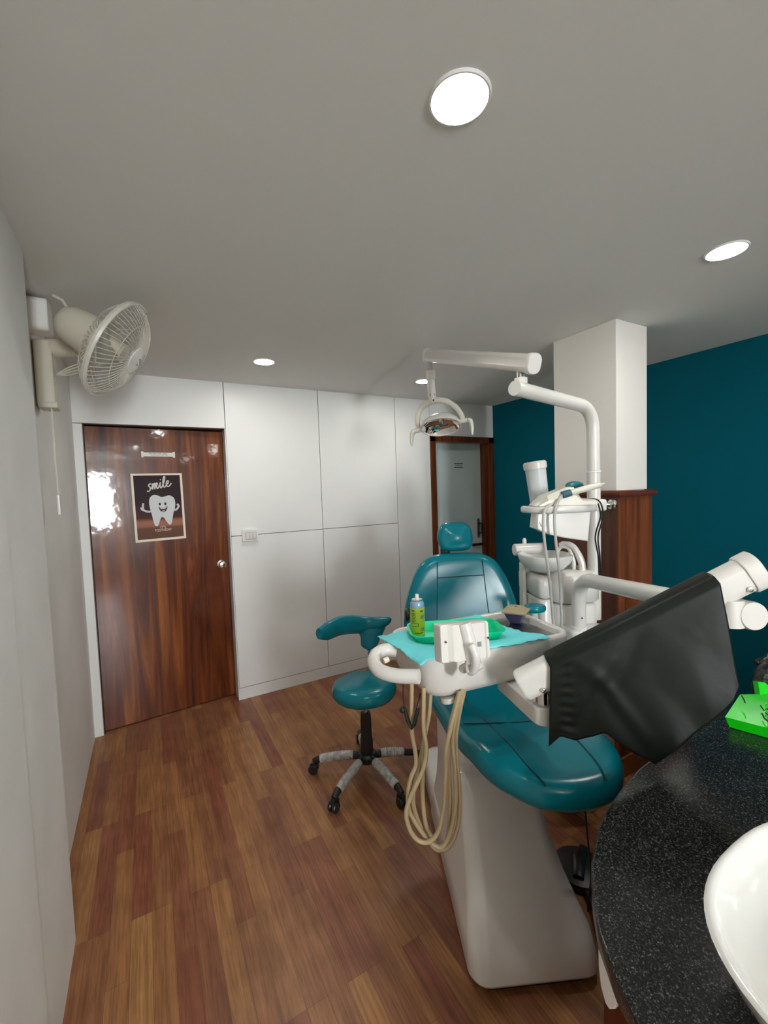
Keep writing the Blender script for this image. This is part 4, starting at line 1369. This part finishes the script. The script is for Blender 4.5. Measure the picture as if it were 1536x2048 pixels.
# spring arm carrying the table
A2 = at(1478, 1155, 0.985)
A1 = at(1070, 1357, 1.10)
AL = (A1 - A2).length
rg_, ad, asd, aup = arm_rings(A2, A1, 0.056, 0.080, [(-0.012, 1), (AL + 0.035, 1), (AL + 0.042, 0.9)])
sparm = MB().loft(rg_).build('spring_arm', M['white'], itab, smooth=40)
rg_, _, _, _ = arm_rings(A2, A1, 0.066, 0.090, [(-0.045, 0.88), (-0.042, 1.0), (-0.014, 1.0), (-0.010, 0.96)])
MB().loft(rg_).build('arm_end_cap', M['white'], sparm, smooth=40)
MB().tube([A2 - Vector((0, 0, 0.03)) + ad * 0.03, Vector((A2.x, A2.y, TEND.z + 0.03)) + ad * 0.03 * Vector((1, 1, 0)).length * 0.5], 0.017, 16).build('pivot_pin', M['chrome'], itab)
np_ = Vector((A2.x, A2.y, TEND.z)) + Vector((ad.x, ad.y, 0)) * 0.025
MB().tube([np_ + Vector((0, 0, -0.028)), np_ + Vector((0, 0, 0.034))], [0.033, 0.030], 22).build('pivot_socket', M['white'], itab)
for pp in (A2 + ad * 0.005, A1 - ad * 0.005):
    cam_side = asd if asd.dot(FW) < 0 else -asd
    MB().lathe([(0, 0), (0.0062, 0), (0.007, 0.002), (0.006, 0.004), (0.002, 0.005), (0, 0.004)], pp + cam_side * 0.028 - aup * 0.022, cam_side, 14).build('arm_bolt', M['chrome'], sparm)
# knuckle bracket under the table
K0 = at(1086, 1415, 1.115)
MB().tube([K0 + Vector((0, 0, 0.0)), K0 + Vector((0, 0, 0.065))], 0.019, 16).build('bracket_pin', M['chrome'], itab)
kx = tp(0.06, -0.06, 0.0)
kd = Vector((kx.x - K0.x, kx.y - K0.y, 0))
klen = kd.length
kd.normalize()
ks = Vector((-kd.y, kd.x, 0))
ko = [(klen, -0.026), (klen, 0.026)] + [(0.030 * math.cos(a), 0.030 * math.sin(a)) for a in [math.radians(90 + 20 * k) for k in range(10)]]
ko = ccw(ko)
KZ = K0.z
MB().slab(ko, KZ - 0.038, KZ + 0.012, 0.006, lambda a, b, h: Vector((K0.x, K0.y, 0)) + kd * a + ks * b + Vector((0, 0, h + (0.9295 - KZ - 0.012) * max(0, a / klen)))).build('table_bracket', M['white'], itab, smooth=40)

# ---- things on the instrument table
cA, cB, cC, cD = Vector((0.612, 1.165, 1.066)), Vector((0.617, 0.930, 1.066)), Vector((1.045, 0.862, 1.066)), Vector((1.020, 1.155, 1.066))


def cloth(u_, v_):
    p = (cA * (1 - u_) + cD * u_) * (1 - v_) + (cB * (1 - u_) + cC * u_) * v_
    a, b = (p - TC).dot(T1), (p - TC).dot(T2)
    ins = min(TW / 2 - abs(a), TD / 2 - abs(b))
    sag = 0.0 if ins < 0.028 else 0.012 * min(1, (ins - 0.028) / 0.06)
    z = 1.0655 - sag + 0.0018 * math.sin(19 * u_ + 7 * v_) * math.sin(13 * v_ + 4)
    if ins < 0.0:
        z -= min(0.03, -ins * 0.7) * max(0.0, v_ - 0.6) * 2.5
    e = min(u_, 1 - u_, v_, 1 - v_)
    if e < 0.03:
        z += 0.002 * math.sin(60 * (u_ + v_))
    q = p.copy()
    q.z = max(z, 1.0655 - sag if ins > 0 else 0)
    return q


tag(MB().grid(cloth, 44, 30).build('table_drape', M['aqua'], solid=0.0012), 'thin aqua paper drape spread over the instrument table', 'drape')
GZ = 1.0585
GC = Vector((0.832, 1.052, 0))
GA = math.radians(-25)
G1, G2 = Vector((math.cos(GA), math.sin(GA), 0)), Vector((-math.sin(GA), math.cos(GA), 0))


def gp(a, b, z):
    return GC + G1 * a + G2 * b + Vector((0, 0, z))


def grr(w_, d_, r_, z, cx=0):
    return [gp(a + cx, b, z) for a, b in rrect(w_, d_, r_, 5)]


gt = thing('instrument_tray', gp(0, 0, GZ), 'mint green divided plastic tray lying on the aqua drape', 'tray')
MB().loft([grr(0.262, 0.112, 0.02, GZ), grr(0.286, 0.138, 0.032, GZ + 0.024), grr(0.298, 0.150, 0.036, GZ + 0.025), grr(0.298, 0.150, 0.036, GZ + 0.0265), grr(0.284, 0.136, 0.031, GZ + 0.0265), grr(0.259, 0.109, 0.018, GZ + 0.003)]).build('tray_shell', M['mint'], gt, smooth=40)
dv_ = MB()
dv_.box((0, 0, 0), (0.004, 0.11, 0.020), 0.001, mtx=Matrix.Translation(gp(-0.045, 0, GZ + 0.0128)) @ Matrix.Rotation(GA + 0.2, 4, 'Z'))
dv_.build('tray_divider', M['mint'], gt)
dv_ = MB()
for k in range(5):
    dv_.box((0, 0, 0), (0.09, 0.003, 0.006), 0.001, mtx=Matrix.Translation(gp(0.085, -0.035 + 0.016 * k, GZ + 0.006)) @ Matrix.Rotation(GA, 4, 'Z'))
dv_.build('tray_rib_pattern', M['mint'], gt)
can = thing('spray_can', (0.728, 1.108, GZ + 0.004), 'lime and pale blue aerosol can standing in the mint green tray', 'spray can')
CN = Vector((0.728, 1.108, GZ + 0.0045))
MB().lathe([(0, 0), (0.0205, 0), (0.0225, 0.003), (0.0225, 0.096), (0.021, 0.106), (0.0165, 0.112), (0.0, 0.112)], CN, (0, 0, 1), 30).build('can_body', M['canblue'], can)
lb = MB().lathe([(0.0227, 0.006), (0.0229, 0.007), (0.0229, 0.091), (0.0227, 0.092)], CN, (0, 0, 1), 30).build('can_label', M['lime'], can)
MB().lathe([(0.0, 0.112), (0.0165, 0.111), (0.018, 0.114), (0.0165, 0.1165), (0.010, 0.1165), (0.0, 0.1165)], CN, (0, 0, 1), 26).build('valve_cup', M['chrome'], can)
MB().lathe([(0.0, 0.116), (0.0062, 0.116), (0.0062, 0.130), (0.005, 0.132), (0, 0.132)], CN, (0, 0, 1), 16).build('spray_nozzle', M['white'], can)
cp, gb_ = MB(), MB()


def can_pt(az, z, r=0.0232):
    d = -AY * math.cos(az) + AX * math.sin(az)
    return CN + d * r + Vector((0, 0, z))


def can_patch(mb, a0, a1, z0, z1):
    mb.grid(lambda u_, v_: can_pt(a0 + (a1 - a0) * u_, z0 + (z1 - z0) * v_), 5, 1)


for k, (a0, a1, zz, hh_) in enumerate(((-0.95, -0.45, 0.082, 0.004), (-0.95, -0.3, 0.074, 0.002), (-0.95, -0.4, 0.069, 0.002), (-0.95, -0.3, 0.064, 0.002), (-0.95, -0.38, 0.059, 0.002), (-0.95, -0.3, 0.054, 0.002), (-0.95, -0.35, 0.049, 0.002), (-0.95, 0.1, 0.044, 0.0016), (-0.9, 0.05, 0.034, 0.0016), (0.3, 0.8, 0.081, 0.004), (-0.5, 0.7, 0.012, 0.003), (-0.05, 0.08, 0.037, 0.006))):
    can_patch(cp, a0, a1, zz, zz + hh_)
cp.build('label_print', M['limedark'], lb)
can_patch(gb_, 0.35, 0.95, 0.058, 0.070)
gb_.build('label_block', M['greyblue'], lb)
gb_ = MB()
can_patch(gb_, 0.35, 0.95, 0.020, 0.030)
gb_.build('label_block', M['greyblue'], lb)
tr = thing('tray_rack', gp(0.068, 0.005, GZ + 0.004), 'pale mint holder of small cups in the green tray behind the control box', 'holder')
pm = MB()
pm.box((0, 0, 0), (0.026, 0.05, 0.03), 0.004, mtx=Matrix.Translation(gp(0.055, 0.0, GZ + 0.0185)) @ Matrix.Rotation(GA, 4, 'Z'))
pm.lathe([(0, 0), (0.010, 0), (0.011, 0.012), (0.007, 0.016), (0.009, 0.030), (0, 0.032)], gp(0.076, 0.01, GZ + 0.0055), (0, 0, 1), 16)
pm.build('cup_holder', M['mintpale'], tr)
bl_ = thing('covered_bowl', (1.112, 1.062, 1.043), 'small cobalt blue square bowl with a sand-coloured lid on the table', 'bowl')
BM = Matrix.Translation((1.112, 1.062, 1.0432)) @ Matrix.Rotation(math.radians(-8), 4, 'Z') @ Matrix.Rotation(math.radians(38), 4, 'Z')


def sq(w_, z, r=0.008):
    return [Vector((a, b, z)) for a, b in rrect(w_, w_, r, 4)]


MB().loft([sq(0.036, 0), sq(0.040, 0.003), sq(0.056, 0.020), sq(0.070, 0.038), sq(0.074, 0.040), sq(0.066, 0.040), sq(0.05, 0.02)], mtx=BM).build('bowl_body', M['cobalt'], bl_, smooth=40)
MB().loft([sq(0.078, 0.0405), sq(0.084, 0.042), sq(0.084, 0.046), sq(0.074, 0.048), sq(0.058, 0.052), sq(0.050, 0.058), sq(0.038, 0.060), sq(0.01, 0.059)], mtx=BM).build('bowl_lid', M['sand'], bl_, smooth=40)

# ---- dark plastic sheet thrown over the arm
ctrl_bot = [(0.00, 1097, 1492, 1.07), (0.06, 1120, 1470, 1.06), (0.13, 1150, 1479, 1.05), (0.22, 1185, 1470, 1.04), (0.27, 1208, 1461, 1.03), (0.36, 1255, 1495, 1.01), (0.46, 1308, 1524, 0.99), (0.60, 1352, 1494, 0.975), (0.80, 1420, 1445, 0.955), (0.93, 1466, 1402, 0.945), (1.00, 1478, 1372, 0.945)]
S0, S1 = AL - 0.052, 0.050       # where the sheet starts and ends along the arm


def bot(a):
    for (a0, x0, y0, d0_), (a1, x1, y1, d1_) in zip(ctrl_bot, ctrl_bot[1:]):
        if a <= a1 + 1e-9:
            t = (a - a0) / (a1 - a0)
            return at(x0 + (x1 - x0) * t, y0 + (y1 - y0) * t, d0_ + (d1_ - d0_) * t)
    return at(1478, 1372, 0.945)


fs = asd if asd.dot(FW) < 0 else -asd


def sheet(a, b):
    along = A2 + ad * (S0 + (S1 - S0) * a)
    lift = 0.0025
    hw, hh2 = 0.028 + lift, 0.040 + lift
    if b < 0.18:            # back hang
        t = 1 - b / 0.18
        top = along - fs * hw + aup * (hh2 - 0.018)
        return top + Vector((0, 0, -0.16 * t)) - fs * (0.02 * t) + fs * 0.006 * math.sin(9 * a + 2) * t
    if b < 0.36:            # over the top, following the rounded arm
        t = (b - 0.18) / 0.18
        th = PI * (1 - t)
        return along + fs * hw * math.copysign(abs(math.cos(th)) ** 0.55, math.cos(th)) + aup * ((hh2 - 0.018) + 0.018 * math.sin(th) ** 0.7)
    t = (b - 0.36) / 0.64
    top = along + fs * hw + aup * (hh2 - 0.018)
    q = top + (bot(a) - top) * t
    side = (bot(a) - top)
    k = t ** 1.2
    fold = 0.005 * k * math.sin(7 * a + 4.5 * t + 0.6) + 0.0022 * k * math.sin(23 * a - 6 * t)
    pull = 0.007 * math.sin(PI * t) * math.exp(-((a - 0.33 + 0.25 * t) / 0.12) ** 2) - 0.006 * math.sin(PI * t) * math.exp(-((a - 0.55 + 0.5 * t) / 0.07) ** 2) + 0.005 * math.sin(PI * t) * math.exp(-((a - 0.15 - 0.35 * t) / 0.05) ** 2)
    crease = 0.0018 * math.exp(-((a - 0.10) / 0.03) ** 2) * math.sin(50 * t)
    return q + fs * (0.006 + fold + pull + crease)


tag(MB().grid(sheet, 72, 60).build('plastic_sheet', M['drape'], smooth=80, solid=0.0012), 'dark grey-green plastic sheet draped over the instrument table arm', 'sheet')

# ================================================================== COUNTER, BASIN, BAGS
cz = 0.85
cpts = [(3.09, 0.575), (1.30, 0.575), (1.12, 0.570), (0.98, 0.560), (0.874, 0.541), (0.80, 0.523), (0.744, 0.503), (0.66, 0.462), (0.60, 0.418), (0.562, 0.382), (0.523, 0.330), (0.503, 0.288), (0.488, 0.24), (0.470, 0.15), (0.462, 0.02), (0.462, -0.6), (3.09, -0.6)]
tag(MB().slab(ccw(cpts), cz - 0.035, cz, 0.005).build('granite_counter', M['granite'], smooth=50), 'speckled black granite counter top with a rounded end at lower right', 'counter')
cab = thing('counter_cabinet', (1.8, 0, 0), 'brown wooden cabinet under the granite counter top', 'cabinet')
MB().bb(0.628, 3.08, -0.58, 0.42, 0.0, cz - 0.036, 0.004).build('cabinet_carcass', M['cabinet'], cab)
tgpts = [(0.420, 0.812), (0.4195, 0.72), (0.416, 0.69), (0.408, 0.668), (0.400, 0.664), (0.390, 0.676), (0.384, 0.70), (0.378, 0.74), (0.372, 0.812)]
MB().slab(ccw(tgpts), 0, 0.012, 0.003, lambda a, b, h: Vector((0.627 - h, a, b))).build('side_bracket', M['basewhite'], cab)

BX, BY, BZ = 0.752, 0.082, 0.97
basin = thing('wash_basin', (BX, BY, cz), 'white ceramic vessel basin standing on the black granite counter', 'basin')


def bring(k, z, ex=2.5, n=64):
    out = []
    for i in range(n):
        a = 2 * PI * i / n
        c_, s_ = math.cos(a), math.sin(a)
        out.append(Vector((BX + 0.238 * k * math.copysign(abs(c_) ** (2 / ex), c_), BY + 0.208 * k * math.copysign(abs(s_) ** (2 / ex), s_), z)))
    return out


MB().loft([bring(0.62, cz + 0.0005), bring(0.68, cz + 0.008), bring(0.82, cz + 0.045), bring(0.93, cz + 0.085), bring(0.985, BZ - 0.008), bring(0.998, BZ - 0.002), bring(0.985, BZ + 0.001), bring(0.955, BZ), bring(0.935, BZ - 0.006), bring(0.88, cz + 0.085), bring(0.76, cz + 0.05), bring(0.58, cz + 0.028), bring(0.30, cz + 0.018), bring(0.02, cz + 0.016)]).build('basin_bowl', M['ceramic'], basin, smooth=60)
MB().lathe([(0, 0), (0.024, 0), (0.026, 0.002), (0.02, 0.004), (0, 0.003)], (BX + 0.06, BY, cz + 0.0175), (0, 0, 1), 24).build('basin_drain', M['chrome'], basin)


def crumple(c, rx, ry, rz, seed, n=28, amp=0.16, rot=0.0):
    rnd = random.Random(seed)
    dirs = [(Vector((rnd.uniform(-1, 1), rnd.uniform(-1, 1), rnd.uniform(-1, 1))) * rnd.uniform(3, 9), rnd.uniform(0, 6.28), rnd.uniform(0.3, 1)) for _ in range(9)]
    mb = MB()
    rings = []
    R = Matrix.Rotation(rot, 3, 'Z')
    for i in range(n // 2 + 1):
        th = PI * i / (n // 2)
        ring = []
        for k in range(n):
            ph = 2 * PI * k / n
            d = Vector((math.sin(th) * math.cos(ph), math.sin(th) * math.sin(ph), -math.cos(th)))
            f = 1 + amp * sum(w_ * abs(math.sin(q.dot(d) + p0)) for q, p0, w_ in dirs) / 3 - amp
            p = Vector((d.x * rx * f, d.y * ry * f, max(-rz * 0.55, d.z * rz * f)))
            ring.append(Vector(c) + R @ p + Vector((0, 0, rz * 0.55)))
        rings.append(ring)
    return mb.loft(rings)


dbg = thing('dark_bag', (1.70, 0.53, cz), 'crumpled dark grey plastic bag behind the bright green packet on the counter', 'bag')
crumple((1.70, 0.525, cz + 0.0015), 0.15, 0.055, 0.085, 5, 44, 0.22).build('bag_body', M['darkbag'], dbg, smooth=25)
MB().tube(spline([Vector((1.70, 0.53, cz + 0.07)), at(1514, 1324, 1.36), at(1560, 1320, 1.36), Vector((1.76, 0.50, cz + 0.06))], 6), 0.009, 10).build('bag_handle', M['black'], dbg)
gpk = thing('green_packet', (1.42, 0.48, cz), 'bright green folded plastic packet with black markings on the granite counter', 'packet')
gq = [at(1450, 1434, 1.155), at(1480, 1389, 1.20), at(1518, 1388, 1.19), at(1600, 1380, 1.18), at(1600, 1470, 1.075), at(1536, 1456, 1.095)]
gv = []
for p in gq:
    gv.append(p)
gk = MB()
btm = [Vector((p.x * 0.99 + 0.02, p.y * 0.985, cz + 0.0015)) for p in gq]
mid = sum((p for p in gq), Vector()) / len(gq) + Vector((0, 0, 0.012))
n = len(gq)
top = [p + Vector((0, 0, 0.0)) for p in gq]
vs = btm + top + [mid]
fcs = [(i, (i + 1) % n, n + (i + 1) % n, n + i) for i in range(n)] + [(n + i, n + (i + 1) % n, 2 * n) for i in range(n)] + [tuple(range(n - 1, -1, -1))]
gk.add(vs, fcs)
fq = [at(1516, 1364, 1.20), at(1530, 1365, 1.205), at(1560, 1392, 1.185), at(1520, 1390, 1.185)]
fr_ = [p + Vector((0.012, 0.016, -0.006)) for p in fq]
gk.add(fq + fr_, [(0, 1, 2, 3), (7, 6, 5, 4), (0, 4, 5, 1), (1, 5, 6, 2), (2, 6, 7, 3), (3, 7, 4, 0)])
gko = gk.build('packet_body', M['green'], gpk, smooth=15)
upv = Vector((0, 0, 0.004))
for pth in ([(1521, 1414), (1528, 1424), (1534, 1420), (1541, 1428)], [(1524, 1430), (1529, 1440), (1536, 1446)], [(1483, 1394), (1488, 1402), (1490, 1408)], [(1530, 1428), (1540, 1436), (1546, 1446)]):
    MB().tube([at(x_, y_, 1.118 + (1430 - y_) * 0.0012) + upv for x_, y_ in pth], 0.0016, 6).build('black_marking', M['ink'], gko)

for o in bpy.data.objects:
    if '_o' in o:
        del o['_o']
